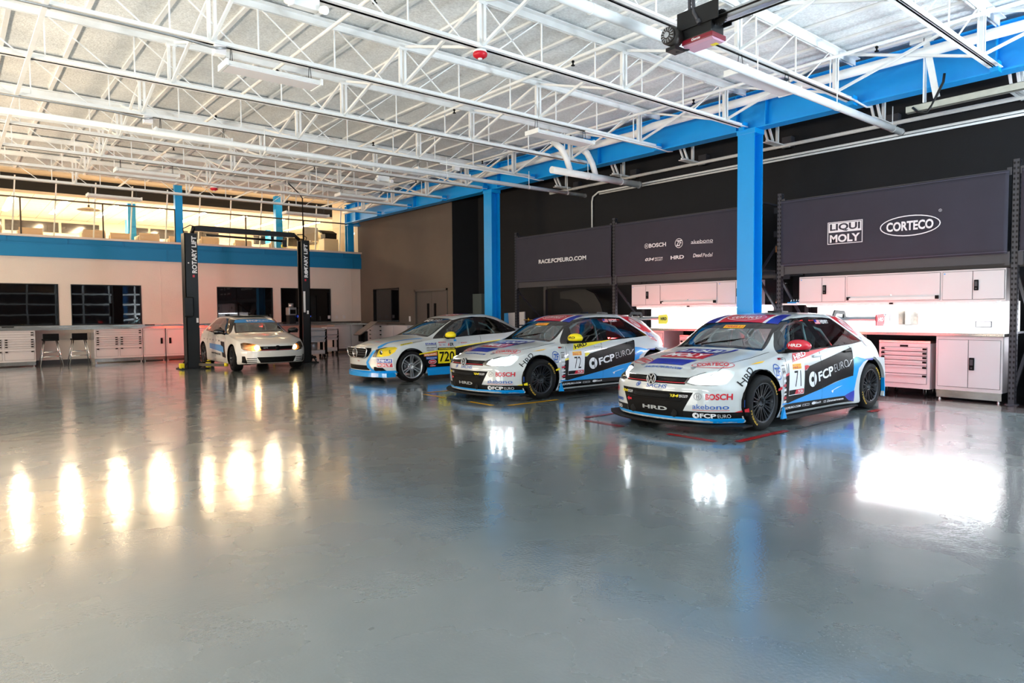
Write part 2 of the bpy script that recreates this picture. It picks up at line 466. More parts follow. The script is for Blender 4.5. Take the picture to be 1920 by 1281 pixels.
# tile joints
nt = OFT.node_tree; bs = nt.nodes['Principled BSDF']
br = nt.nodes.new('ShaderNodeTexBrick'); br.offset = 0.0; br.inputs['Scale'].default_value = 1.0
br.inputs['Brick Width'].default_value = 0.61; br.inputs['Row Height'].default_value = 0.61; br.inputs['Mortar Size'].default_value = 0.012
br.inputs['Color1'].default_value = rgb(236, 230, 220); br.inputs['Color2'].default_value = rgb(232, 226, 216); br.inputs['Mortar'].default_value = rgb(170, 160, 145)
tc = nt.nodes.new('ShaderNodeTexCoord'); nt.links.new(tc.outputs['Object'], br.inputs['Vector']); nt.links.new(br.outputs['Color'], bs.inputs['Base Color'])
m = MB(); m.b2((-7, FY+.2, 3.50), (16, 36, 3.62)); struct(m.build('floor_upper', mat('office_carpet', rgb(150, 140, 130), 0.9)))
m = MB(); m.b2((-7, 27.6, 5.5), (16, 35.2, 5.6)); struct(m.build('ceiling_office', OFT))
m = MB(); m.b2((-7, 23.4, 6.05), (16, 27.7, 6.15)); struct(m.build('ceiling_gallery', OFW))
m = MB(); m.b2((-7, 27.55, 5.5), (16, 27.62, 6.06)); struct(m.build('trim_3', mat('dark_bulkhead', rgb(22, 20, 18), 0.6)))
m = MB(); m.b2((-7, 27.5, 5.43), (16, 27.6, 5.52)); m.b2((-7, 23.4, 5.50), (BX, 23.5, 6.1)); struct(m.build('trim_4', OFW))
m = MB(); m.b2((-7, 35.0, 3.62), (16, 35.2, 5.6)); m.b2((15.8, 24, 3.62), (16, 35, 6.1)); m.b2((BX, 24.0, 3.62), (BX+.2, 26.2, 6.1))
struct(m.build('wall_office', OFW))
m = MB()
DW = mat('dark_window_band', rgb(52, 46, 40), 0.12)
for a, b in ((-6, 1.9), (2.0, 3.85), (3.95, 5.35), (6.5, 7.3), (7.4, 9.0), (9.1, 10.4), (12.1, 13.4), (13.5, 14.9)):
    m.b2((a, 34.96, 4.95), (b, 35.0, 5.38))
struct(m.build('window_6', DW))
m = MB(); m.mi = 0
m.b2((-7, 34.98, 4.4), (16, 34.99, 4.44)); struct(m.build('trim_5', OFW))

LEDW = mat('warm_light_diffuser', (1, 1, 1, 1), 0.5, emit=(1.0, 0.80, 0.55, 1), estr=88.0)
LEDG = mat('soft_warm_diffuser', (1, 1, 1, 1), 0.5, emit=(1.0, 0.78, 0.5, 1), estr=5.0)
for k, X in enumerate((0.35, 1.9, 3.42, 5.0, 6.55, 8.1, 9.7, 11.3, 12.9)):
    t = thing('linear_ceiling_light', ORD[k]+' lit strip light from the left in the upper office ceiling', 'ceiling light', (X, 30.9, 5.5), group='lit strip lights in the upper office')
    f = MB(); f.b2((-.13, -1.95, -.03), (.13, 1.95, -.001)); f.build('light_frame', OFW, t)
    f = MB(); f.b2((-.075, -1.9, -.045), (.075, 1.9, -.031)); f.build('diffuser', LEDW, t)
for k, X in enumerate((1.2, 2.75, 4.3, 5.85, 7.4, 8.95, 10.5)):
    t = thing('gallery_light', ORD[k]+' lit ceiling light from the left, close behind the glass guard', 'ceiling light', (X, 25.2, 6.05), group='lit lights above the glass guard')
    f = MB(); f.b2((-.12, -.7, -.03), (.12, .7, -.001)); f.build('light_frame', OFW, t)
    f = MB(); f.b2((-.10, -.66, -.045), (.10, .66, -.031)); f.build('diffuser', LEDG, t)

# glass guard along the gallery edge
GLG = glass('clear_guard_glass', (0.97, 0.96, 0.92, 1), 0.02)
g = thing('glass_guard', 'clear glass guard with dark top rail along the upper office edge', 'railing', (0, 24.0, 3.72))
f = MB(); f.b2((-6.9, -.006, 0.0), (12.1, .006, 1.05)); f.build('glass_panel', GLG, g)
f = MB(); f.b2((-6.9, -.025, 1.05), (12.1, .025, 1.09)); f.build('top_rail', mat('dark_bronze_rail', rgb(70, 58, 40), 0.4), g)
for xx in (-2.3, -0.3, 1.74, 3.78, 5.8, 8.04, 10.1):
    f = MB(); f.b2((xx-.02, -.02, 0), (xx+.02, .02, 1.05)); f.build('rail_post', MATS['dark_bronze_rail'], g)
for k, xx in enumerate((1.58, 2.57, 3.57, 4.56, 5.56, 6.55, 7.54, 8.57, 9.55, 10.59, 11.55)):
    f = MB(); f.bar((0, -.06, 0), (0.12, 0.0, 1.72), .035, .035)
    o = f.build('hanger_rod', STEELW, loc=(xx-.05, 24.1, 3.70))
    tag(o, ORD[k]+' thin white leaning rod from the left behind the glass guard', 'rod', 'white rods behind the glass guard')
# blue columns of the gallery
def h_column(name, x, y, z0, z1, label, w=.22, d=.22, grp=None, base=False):
    f = MB(); t = .02
    f.b2((-w/2, -d/2, 0), (-w/2+t, d/2, z1-z0)); f.b2((w/2-t, -d/2, 0), (w/2, d/2, z1-z0)); f.b2((-w/2+t, -.008, 0), (w/2-t, .008, z1-z0))
    o = f.build(name, BLUE, loc=(x, y, z0)); tag(o, label, 'column', grp); return o
f = MB(); f.b2((-.11, -.1, 0), (.11, .1, 1.9)); tag(f.build('square_column', BLUE, loc=(5.92, 24.05, 3.72)), 'bright blue square column just right of the left lift post, at the glass guard', 'column')
f = MB(); f.b2((-.13, -.12, 0), (.13, .12, 2.4)); tag(f.build('square_column', BLUE, loc=(5.4, 28.5, 3.62)), 'blue column inside the upper office, left of the lift', 'column')
f = MB(); f.b2((-.13, -.12, 0), (.13, .12, 2.3)); tag(f.build('square_column', BLUE, loc=(9.97, 26.1, 3.62)), 'blue column seen through the glass between the two lift posts', 'column')
f = MB(); f.b2((-.1, -.1, 0), (.1, .1, 1.9)); tag(f.build('square_column', BLUE, loc=(6.2, 33.4, 3.62)), 'short far blue column at the office back, left of the lift', 'column')
f = MB(); f.b2((-.1, -.1, 0), (.1, .1, 1.9)); tag(f.build('square_column', BLUE, loc=(12.25, 33.4, 3.62)), 'short far blue column at the office back, between the lift posts', 'column')
# desks with screens, chairs and a table in the office
PEACH = mat('peach_screen_fabric', rgb(232, 202, 166), 0.9)
def desk(x, y, w, label):
    t = thing('office_desk', label, 'desk', (x, y, 3.62), group='screened desks in the upper office')
    f = MB(); f.b2((-w/2, -.03, .12), (w/2, .03, .62)); f.build('privacy_screen', PEACH, t)
    f = MB(); f.b2((-w/2-.02, .03, .50), (w/2+.02, .75, .54)); f.build('desk_top', OFW, t)
    for s in (-1, 1):
        f = MB(); f.b2((s*w/2-.03, .1, 0), (s*w/2+.03, .7, .50)); f.build('leg', OFW, t)
names = ['left image edge', 'first glass post', 'pendant lamp', 'first far column', 'blue inner column', 'tall blue column', 'left lift post', 'lift crossbar start', 'lift crossbar middle']
for k, x in enumerate((1.1, 2.2, 3.9, 4.75, 5.55, 6.6, 7.55, 8.9, 10.1)):
    desk(x, 26.4+.5*(k % 2), .62, 'white desk with peach screen in the upper office near the '+names[k])
t = thing('pendant_lamp', 'flat white disc pendant lamp hanging in the upper office', 'lamp', (3.62, 25.4, 4.75))
f = MB(); f.lathe([(0.0, .10), (.04, .09), (.30, .02), (.33, 0), (.30, .005), (0, .03)], (0, 0, 0), (0, 0, 1), 28); f.build('lamp_shade', OFW, t)
f = MB(); f.cyl((0, 0, .09), (0, 0, .75), .008); f.cyl((0, 0, .08), (0, 0, .16), .03); f.build('cord', BLACKP, t)
def office_chair(x, y, label):
    t = thing('office_chair', label, 'chair', (x, y, 3.62))
    f = MB(); f.b2((-.26, -.25, .44), (.26, .25, .52), bev=.02); f.build('seat', OFW, t)
    f = MB(); f.b2((-.27, -.28, .55), (.27, -.22, 1.05), bev=.02); f.build('backrest', OFW, t)
    f = MB(); f.cyl((0, 0, .08), (0, 0, .45), .03)
    for a in range(5): f.bar((0, 0, .08), (.3*math.cos(a*1.257), .3*math.sin(a*1.257), .04), .04, .03)
    f.bar((0, -.2, .48), (0, -.26, .7), .05, .03); f.build('base', ALUM, t)
office_chair(10.75, 25.1, 'white office chair by the right lift post, left of the printer')
office_chair(14.2, 26.6, 'white office chair in the upper right corner of the office')
t = thing('round_table', 'round white office table above the right lift post', 'table', (13.1, 27.3, 3.62))
f = MB(); f.cyl((0, 0, 1.0), (0, 0, 1.04), .62, 28); f.build('table_top', OFW, t)
f = MB(); f.cyl((0, 0, 0), (0, 0, 1.0), .05); f.cyl((0, 0, 0), (0, 0, .03), .3, 20); f.build('pedestal', ALUM, t)
t = thing('printer', 'white printer with dark open lid beside the round office table', 'printer', (11.75, 25.5, 3.62))
f = MB(); f.b2((-.3, -.25, 0), (.3, .25, .72), bev=.02); f.build('body', OFW, t)
f = MB(); f.b2((-.24, -.22, .72), (.24, .2, .92), bev=.02); f.build('scanner', BLACKP, t)
f = MB(); f.box((0, .1, 1.0), (.62, .4, .05), Matrix.Rotation(.35, 3, 'X')); f.build('lid', BLACKP, t)
m = MB(); m.b2((12.9, 33, 3.62), (12.95, 35, 5.4)); struct(m.build('window_7', glass('green_partition_glass', (0.72, 0.85, 0.6, 1), .05)))
# ================================================================ roof steel
BEAMX = 11.60; ZB = 4.80
NODES = (-2.8, -0.05, 2.70, 5.45, 8.20, 10.95)
JY = [7.15 + 1.985*k for k in range(-3, 8)]
ords = ['nearest the camera', 'second from the camera', 'third from the camera', 'fourth from the camera', 'fifth from the camera', 'sixth from the camera', 'seventh from the camera',
        'eighth from the camera', 'third from the far wall', 'second from the far wall', 'nearest the far wall']
for k, Y in enumerate(JY):
    t = thing('steel_joist', 'white open web steel roof joist, %s' % ords[k], 'joist', (0, Y, ZB), group='white roof joists')
    x0, x1 = -6.8, BEAMX-.02
    f = MB()
    f.b2((x0, -.075, 0), (x1, -.012, .012)); f.b2((x0, .012, 0), (x1, .075, .012))
    f.b2((x0, -.024, 0), (x1, -.012, .065)); f.b2((x0, .012, 0), (x1, .024, .065))
    f.build('bottom_chord', STEELW, t)
    f = MB(); f.b2((x0, -.10, .67), (x1, -.012, .685)); f.b2((x0, .012, .67), (x1, .10, .685)); f.b2((x0, -.027, .59), (x1, -.012, .67)); f.b2((x0, .012, .59), (x1, .027, .67))
    f.build('top_chord', STEELW, t)
    f = MB()
    x = -6.35
    while x < x1-.3:
        f.bar((x, 0, .03), (x, 0, .64), .017, .017)
        s = .80 if x < 6.2 else -.80
        f.bar((x, 0, .64), (x+s, 0, .03), .015, .015)
        x += 1.07
    f.build('web_rods', STEELW, t)
    for X in NODES:
        f = MB(); f.b2((X-.055, -.026, .01), (X-.018, .026, .66)); f.b2((X+.018, -.026, .01), (X+.055, .026, .66)); f.b2((X-.07, -.035, .57), (X+.07, .035, .62)); f.build('post', STEELW, t)
    # bearing shoe where the bottom chord meets the beam
    f = MB(); f.b2((BEAMX-.14, -.05, -.06), (BEAMX+.02, .05, .09)); f.build('bearing_tab', BLUE, t)
for i, X in enumerate(NODES[1:]):
    lab = ('leftmost, near the image edge', 'second from the left', 'third from the left, over the lift', 'fourth from the left', 'rightmost, beside the blue beam')[i]
    t = thing('cross_bridging', 'row of white crossed angle braces between the joists, '+lab, 'bracing', (X, 0, ZB), group='cross bridging rows')
    for Y0, Y1 in zip(JY[:-1], JY[1:]):
        f = MB(); f.bar((0.0, Y0, .64), (0.0, Y1, .04), .036, .036); f.bar((0.05, Y0, .04), (0.05, Y1, .64), .036, .036); f.build('brace', STEELW, t)
# continuous flat bracing line at the left edge
f = MB(); f.b2((-.025, -9, .03), (.025, 23.3, .06)); tag(f.build('bracing_strap', STEELW, loc=(.95, 0, ZB-.05)), 'flat white strap running under the joists at the left edge', 'strap')

# blue girder and columns
t = thing('roof_girder', 'long blue steel I-beam carrying the joist ends above the dark wall', 'beam', (BEAMX+.12, 0, 4.76))
f = MB(); f.b2((-.13, -9, 0), (.13, 23.75, .022)); f.build('bottom_flange', BLUE, t)
f = MB(); f.b2((-.13, -9, .66), (.13, 23.75, .682)); f.build('top_flange', BLUE, t)
f = MB(); f.b2((-.010, -9, .022), (.010, 23.75, .66)); f.build('web', BLUE, t)
for Y in (-.95, 3.2, 6.75, 7.35, 10.9, 14.6, 15.2, 18.9, 22.9, 23.6):
    f = MB(); f.b2((-.125, Y-.01, .022), (.125, Y+.01, .66)); f.build('stiffener', BLUE, t)
for Y, lab in ((-.9, 'blue steel H-column outside the right image edge'), (7.07, 'tall blue steel H-column right behind car 71'), (14.9, 'blue steel H-column behind car 72 at the end of the racks')):
    c = thing('steel_column', lab, 'column', (BEAMX+.05, Y, 0))
    f = MB(); w = .17
    f.b2((-.15, -w, 0), (-.125, w, 4.66)); f.b2((.125, -w, 0), (.15, w, 4.66)); f.b2((-.125, -.012, 0), (.125, .012, 4.66)); f.build('shaft', BLUE, c)
    f = MB(); f.b2((-.16, -.19, 4.66), (.16, .19, 4.755), bev=.01); f.build('cap_plate', BLUE, c)
    f = MB(); f.b2((-.22, -.26, 0), (.22, .26, .02)); f.build('base_plate', BLUE, c)
c = thing('corner_column', 'blue steel post at the right end of the glass guard', 'column', (11.9, 23.98, 3.72))
f = MB(); f.b2((-.14, -.1, 0), (.12, -.08, 1.72)); f.b2((-.14, .08, 0), (.12, .1, 1.72)); f.b2((-.02, -.08, 0), (.0, .08, 1.72)); f.build('shaft', BLUE, c)
f = MB(); f.b2((-.14, -.13, 1.05), (.35, -.1, 1.72)); f.b2((-.14, -.2, 1.0), (.4, .05, 1.03)); f.build('bracket', BLUE, c)

# short joist ends beyond the girder, at the dark wall
for k, Y in enumerate([7.15+1.985*q for q in (-3, -2, -1, 0, 1, 2, 3)]):
    nm = ('outside the right edge', 'nearest the door track', 'at the long tube end', 'behind the tall column', 'left of the tall column', 'right of the short tube', 'left of the short tube')[k]
    t = thing('joist_end', 'grey joist end on the dark wall beyond the girder, '+nm, 'joist', (0, Y, ZB-.14), group='joist ends at the dark wall')
    f = MB(); f.b2((12.35, -.08, 0), (13.24, -.012, .015)); f.b2((12.35, .012, 0), (13.24, .08, .015)); f.b2((12.35, -.02, 0), (13.24, .02, .05)); f.build('bottom_chord', STEELW, t)
    f = MB(); f.bar((12.5, -.05, .03), (12.05, -.05, .75), .035, .035); f.bar((12.5, .05, .03), (12.05, .05, .75), .035, .035); f.bar((12.75, 0, .03), (12.75, 0, .75), .05, .05); f.build('web_rods', STEELW, t)
    f = MB(); f.b2((13.10, -.10, .0), (13.245, .10, .22)); f.build('bracket', DARKG, t)

# pipes
def pipe(name, pts, r, label, cat='pipe', m=STEELW, group=None, caps=()):
    f = MB(); f.tube(pts, r, 14); o = f.build(name, m); tag(o, label, cat, group); return o
pipe('sprinkler_main', [(11.22, -8.9, 5.20), (11.22, 9.0, 5.17), (11.22, 9.5, 5.10), (11.22, 23.0, 5.06)], .075, 'thick white sprinkler main running along the top of the blue girder')
pipe('conduit', [(12.9, -8.9, 4.66), (12.9, 13.9, 4.66)], .035, 'upper grey pipe along the dark wall behind the girder')
pipe('conduit', [(13.12, -8.9, 4.50), (13.12, 12.3, 4.50), (13.18, 12.55, 4.42), (13.2, 12.6, 4.3), (13.2, 12.6, 3.45)], .022, 'thin pipe along the dark wall that turns down to the left banner')
pipe('conduit', [(13.05, 3.0, 4.43), (13.05, 12.2, 4.43)], .02, 'lowest thin pipe along the dark wall below the other two')
for k, (X, z, lb) in enumerate(((7.35, 5.18, 'over the middle bay'), (4.05, 5.18, 'left of the red alarm'), (10.35, 5.18, 'next to the sprinkler main'))):
    t = thing('sprinkler_branch', 'thin white sprinkler pipe running away under the deck '+lb, 'pipe', (X, 0, z))
    f = MB(); f.tube([(0, -8.9, 0), (0, 23.0, 0)], .025, 10); f.build('pipe', STEELW, t)
    for q in range(6):
        y = 4.3+3.1*q
        f = MB(); f.cyl((0, y, -.02), (0, y, -.09), .012); f.cyl((0, y, -.09), (0, y, -.1), .03); f.cyl((0, y, -.03), (0, y, -.05), .022); f.build('sprinkler_head', BLACKP, t)
def hung_pipe(Y, z, xa, xb, r, label, hooks):
    t = thing('exhaust_tube', label, 'pipe', (0, Y, z))
    f = MB(); f.tube([(xa, 0, 0), (xb, 0, 0)], r, 18); f.build('tube', STEELW, t)
    f = MB(); f.cyl((xb-.02, 0, 0), (xb+.012, 0, 0), r*1.12, 18); f.build('end_cap', ALUM, t)
    for x in hooks:
        f = MB(); f.tube([(x, 0, r*.9), (x, 0, ZB-z+.02)], .008, 6); f.lathe([(r*1.02, -.012), (r*1.08, -.012), (r*1.08, .012), (r*1.02, .012)], (x, 0, 0), (1, 0, 0), 16, True); f.build('hanger', STEELW, t)
    return t
hung_pipe(4.88, 4.45, -5.0, 12.75, .056, 'long white tube hanging from the joists and ending above the right banner', (2.0, 5.1, 8.2, 10.4, 12.4))
t = hung_pipe(10.72, 4.42, 10.0, 12.85, .075, 'short thick white tube with two bent branches left of the tall blue column', (11.1, 12.2))
f = MB()
for x in (10.55, 11.35): f.tube([(x+.0, 0, .04), (x-.10, .0, .28), (x-.25, .02, .50), (x-.32, .2, .66)], [.062, .066, .07, .07], 14)
f.build('branch', STEELW, t)
hung_pipe(12.6, 4.43, -2.0, 12.95, .046, 'long thin white tube crossing under the joists above car 720', (0.6, 4.6, 8.6, 11.0, 12.3))

# fluorescent fixtures, all switched off
LPAN = mat('unlit_lamp_panel', rgb(236, 232, 234), 0.4)
def fixture(x, y, z, L, w, label):
    t = thing('strip_light', label, 'ceiling light', (x, y, z), group='unlit white strip lights under the joists')
    f = MB(); f.prism([(-w/2, 0), (-w/2+.03, .05), (w/2-.03, .05), (w/2, 0), (w/2-.02, -.01), (-w/2+.02, -.01)], 0, -L/2, L/2); f.build('housing', STEELW, t)
    f = MB(); f.b2((-L/2+.03, -w/2+.03, -.016), (L/2-.03, w/2-.03, -.009)); f.build('diffuser', LPAN, t)
    for s in (-1, 1):
        f = MB(); f.b2((s*L/2-.015, -w/2-.005, -.02), (s*L/2+.015, w/2+.005, .06)); f.build('end_cap', STEELW, t)
        f = MB()
        for q in (-1, 1): f.tube([(s*(L/2-.1), q*.05, .05), (s*(L/2-.1), q*.02, ZB-z-.002)], .005, 5)
        f.build('chain', DARKG, t)
fl = [(3.45, 9.13), (3.5, 13.1), (3.58, 17.07), (3.6, 21.04), (8.75, 9.13), (8.78, 13.1), (8.85, 17.07), (8.95, 21.04), (8.85, 5.165), (3.4, 5.165)]
nm = ['of the left row, nearest', 'of the left row, second', 'of the left row, third', 'of the left row, farthest', 'of the right row, left of the girder', 'of the right row, above car 720', 'of the right row, before the corner', 'of the right row, farthest', 'of the right row, behind the door opener', 'of the left row, above the image edge']
for (x, y), s in zip(fl, nm): fixture(x, y, 4.55, 1.25 if x < 5 else 1.4, .34, 'unlit white strip light '+s)

# fire alarm strobes and twin-head emergency lights
def alarm(x, y, z, label):
    t = thing('alarm_strobe', label, 'fire alarm', (x, y, z))
    f = MB(); f.lathe([(0, 0), (.08, 0), (.09, -.02), (.085, -.03), (0, -.03)], (0, 0, 0), (0, 0, 1), 24); f.build('base', STEELW, t)
    f = MB(); f.lathe([(.085, -.03), (.095, -.045), (.09, -.075), (.05, -.10), (0, -.105)], (0, 0, 0), (0, 0, 1), 24); f.build('red_cover', RED, t)
    f = MB(); f.sphere((0, 0, -.105), .03, 12, (1, 1, .6)); f.build('flash_lens', LPAN, t)
alarm(5.42, 7.15, 4.78, 'red round fire alarm strobe under the near joist')
alarm(5.58, 19.05, 4.78, 'small red fire alarm strobe under the far joist above the lift')
def emergency(x, y, z, label):
    t = thing('emergency_light', label, 'emergency light', (x, y, z))
    f = MB(); f.b2((-.16, -.05, -.13), (.16, .05, 0), bev=.012); f.build('housing', STEELW, t)
    for s in (-1, 1):
        f = MB(); f.cyl((s*.19, -.03, -.10), (s*.19, -.11, -.13), .045, 16); f.cyl((s*.17, 0, -.08), (s*.19, -.05, -.1), .018); f.build('lamp_head', STEELW, t)
        f = MB(); f.cyl((s*.19, -.108, -.129), (s*.19, -.115, -.132), .036, 16); f.build('lens', LPAN, t)
emergency(3.05, 7.12, 4.78, 'white twin-head emergency light at the top, left of the red alarm')
emergency(8.4, 15.08, 4.78, 'white twin-head emergency light above car 720')

# conduit strut lines on the joists
for x0, x1, y, lb in ((-3, 2.72, 9.06, 'upper left'), (-3, 2.72, 13.02, 'left, above the second strip light'), (9.3, 11.75, 9.04, 'by the girder, ending in a hook'), (9.3, 11.8, 5.05, 'at the top right, ending in a hook'), (8.7, 11.7, 13.0, 'above car 72')):
    f = MB(); f.tube([(x0, 0, 0), (x1-.5, 0, 0), (x1, 0, -.03), (x1+.12, -.03, -.01)], .016, 8); o = f.build('conduit', STEELW if x0 > 0 else ALUM, loc=(0, y, ZB-.03)); tag(o, 'thin electrical conduit fixed along a joist, '+lb, 'conduit')

# ---------------------------------------------------------------- overhead door opener at the top
t = thing('door_opener', 'black overhead door opener with a dark red cover hanging from the ceiling', 'door opener', (6.0, 4.18, 4.17))
t.scale = (.86, .86, .86)
f = MB(); f.b2((-.13, -.20, -.02), (.12, .20, .20), bev=.01); f.b2((-.15, -.30, .10), (-.135, .26, .31)); f.b2((.12, -.30, .08), (.135, .22, .27)); f.b2((-.135, .22, .06), (.1, .28, .14)); f.build('housing', BLACK, t)
f = MB(); f.b2((-.14, -.22, -.075), (.14, .20, -.02), bev=.008); f.build('red_cover', mat('dark_red_cover', rgb(120, 12, 34), 0.35), t)
f = MB(); f.prism([(-.13, -.075), (-.10, -.10), (.10, -.10), (.13, -.075)], 1, -.21, .19); f.build('cover_lens', mat('pink_grey_cover', rgb(196, 150, 172), 0.4), t)
f = MB(); f.b2((.03, -.16, -.104), (.09, -.08, -.1)); f.build('warning_label', YEL, t)
f = MB(); f.cyl((-.30, .27, .03), (-.14, .27, .03), .105, 24); f.cyl((-.325, .27, .03), (-.30, .27, .03), .092, 24); f.cyl((-.14, .27, .03), (-.05, .22, .05), .06, 16); f.build('motor', mat('motor_grey', rgb(62, 58, 56), .4, .5), t)
f = MB(); f.cyl((-.34, .27, .03), (-.325, .27, .03), .034, 16)
for a in range(14): f.bar((-.328, .27+.048*math.cos(a*.449), .03+.048*math.sin(a*.449)), (-.328, .27+.088*math.cos(a*.449), .03+.088*math.sin(a*.449)), .008, .008)
f.build('fan_grille', ALUM, t)
f = MB(); f.tube([(-.2, .3, -.06), (-.16, .26, -.12), (-.05, .18, -.10), (0, .12, -.02)], .02, 8); f.b2((-.26, .2, -.13), (-.08, .34, -.09)); f.build('clutch_bracket', BLACK, t)
f = MB(); f.tube([(-.06, .12, 1.1), (-.06, .1, .5), (-.15, .02, .25), (-.155, -.05, .12)], .022, 10); f.cyl((-.155, -.04, .15), (-.155, -.06, .1), .03, 10); f.build('cable_hose', DARKG, t)
for dx in (.0, ):
    f = MB(); f.b2((-.02, .16, .15), (.05, .165, 1.1)); f.b2((-.02, .16, .15), (-.015, .2, 1.1))
    f.mi = 1
    for q in range(22):
        for s in (0, 1): f.b2((-.012+.04*s, .158, .2+.04*q), (.002+.04*s, .1605, .218+.04*q))
    f.build('hanger_strap', [DARKG, LPAN], t)
f = MB(); f.b2((-.045, -6.5, .1), (.045, -.2, .19)); f.build('rail', ALUM, t)
f = MB(); f.tube([(-.1, -6.5, .13), (-.1, -.2, .13)], .012, 6); f.tube([(.10, -6.5, .11), (.10, -.2, .11)], .012, 6); f.build('chain', BLACK, t)
f = MB()
for a in range(18): f.box((-.05, -.27+.075*math.cos(a*.349), .13+.075*math.sin(a*.349)), (.03, .02, .02))
f.cyl((-.06, -.27, .13), (-.03, -.27, .13), .07, 20); f.build('sprocket', BLACK, t)
flat_print('cover_lettering', [(shape_text('Genie', 0, 0, .12, .03, shear=.2), 0)], (-.1405, .0, -.047), (0, -1, 0), (0, 0, 1), [PRINTW], t)

# ---------------------------------------------------------------- overhead door track at the right edge
t = thing('door_track', 'galvanised overhead door track hanging at the right image edge', 'track', (11.3, 0, 4.40))
GALV = mat('galvanised_track', rgb(188, 190, 180), .35, .7, noise=.08, nscale=8)
f = MB(); f.b2((-.03, -6, -.04), (-.025, 4.25, .06)); f.b2((-.03, -6, .055), (.05, 4.25, .06)); f.b2((-.03, -6, -.04), (.05, 4.25, -.035)); f.build('rail', GALV, t)
f = MB(); f.tube([(-.04, 4.15, .02), (-.1, 4.05, -.08), (-.06, 3.95, -.1), (-.02, 3.9, 0.0), (-.03, 3.75, .3), (-.02, 3.74, .42)], .018, 8); f.build('strap', BLACK, t)
f = MB(); f.b2((-.06, 4.0, 0.06), (.06, 4.01, 1.0)); f.bar((-.06, 3.98, .95), (.05, 3.86, .12), .09, .012); f.b2((-.06, 3.9, .95), (.02, 4.2, 1.02)); f.build('angle_hanger', STEELW, t)

# junction boxes on the joists
for x, y, lb in ((2.78, 9.13, 'at the upper left, by the nearest strip light'), (2.78, 13.1, 'at the left, by the second strip light'), (9.2, 13.1, 'right of the middle, above car 72')):
    t = thing('junction_box', 'white junction box under a joist '+lb, 'junction box', (x, y, ZB-.06))
    f = MB(); f.b2((-.07, -.06, -.06), (.07, .06, .06), bev=.006); f.build('box', STEELW, t)
    f = MB(); f.b2((-.065, -.064, -.055), (.065, -.06, .055)); f.build('cover', LPAN, t)
# ================================================================ racks, banners and benches on the right wall
RX = 11.90          # front plane of the racks
RACK = mat('rack_grey_paint', rgb(54, 54, 62), 0.45)
HOLE = mat('rack_hole', rgb(12, 12, 14), 0.8)
def rack_frame(Y, label, w=.09):
    t = thing('rack_upright', label, 'rack upright', (RX, Y, 0), group='perforated rack uprights')
    for xx in (0.0, 1.05):
        f = MB(); f.b2((xx, -w/2, 0), (xx+.006, w/2, 3.55)); f.b2((xx, -w/2, 0), (xx+.08, -w/2+.006, 3.55)); f.b2((xx, w/2-.006, 0), (xx+.08, w/2, 3.55)); f.b2((xx-.02, -w/2-.03, 0), (xx+.1, w/2+.03, .012))
        if xx == 0:
            f.mi = 1
            for k in range(46):
                z = .08+.0755*k
                for s in (-1, 1): f.b2((-.0025, s*.022-.011, z), (-.0005, s*.022+.011, z+.034))
                f.b2((.03, -w/2-.0025, z+.02), (.05, -w/2-.0005, z+.05))
        f.build('post', [RACK, HOLE], t)
    for a, b in (((.05, 0, 2.0), (1.06, 0, 1.1)), ((1.06, 0, 1.05), (.05, 0, .15)), ((.05, 0, 2.1), (1.06, 0, 3.0)), ((.05, 0, 1.05), (1.06, 0, 1.05)), ((.05, 0, 3.45), (1.06, 0, 3.45))):
        f = MB(); f.bar(a, b, .045, .03); f.build('brace', RACK, t)
    return t
for Y, lb in ((-.62, 'tall perforated rack upright outside the right edge'), (3.0, 'tall perforated rack upright at the right edge beside the double-door bench cabinet'), (6.62, 'tall perforated rack upright at the left end of the two-logo banner'),
              (7.05, 'tall perforated rack upright touching the right side of the tall blue column'), (10.68, 'tall perforated rack upright between the six-logo banner and the web address banner'), (14.2, 'tall perforated rack upright at the far left end of the racks')):
    rack_frame(Y, lb)
def rack_beam(Y0, Y1, z, h, x, label, m=RACK):
    f = MB(); f.b2((x, Y0, z), (x+.05, Y1, z+h)); f.b2((x-.012, Y0, z+h-.012), (x, Y1, z+h)); f.b2((x-.012, Y0, z), (x, Y1, z+.012))
    for Y in (Y0+.03, Y1-.03): f.b2((x-.018, Y-.03, z-.03), (x-.012, Y+.03, z+h+.03))
    o = f.build('rack_beam', m); tag(o, label, 'rack beam', 'rack beams'); return o
bays = ((-.57, 2.95, 'at the right image edge'), (3.05, 6.57, 'above the bench of car 71'), (7.10, 10.63, 'above the bench of car 72'), (10.73, 14.15, 'above the dark car fender'))
for Y0, Y1, s in bays:
    rack_beam(Y0, Y1, 2.06, .14, RX-.01, 'grey front rack beam under the banner '+s)
    rack_beam(Y0, Y1, 2.06, .14, RX+1.05, 'rear rack beam under the shelf '+s)
    rack_beam(Y0, Y1, 3.36, .05, RX+.01, 'thin top rack beam carrying the banner '+s)
    f = MB(); f.b2((RX+.04, Y0, 2.19), (RX+1.05, Y1, 2.215)); tag(f.build('rack_shelf', DARKG), 'dark rack shelf board behind the banner '+s, 'shelf', 'rack shelves')
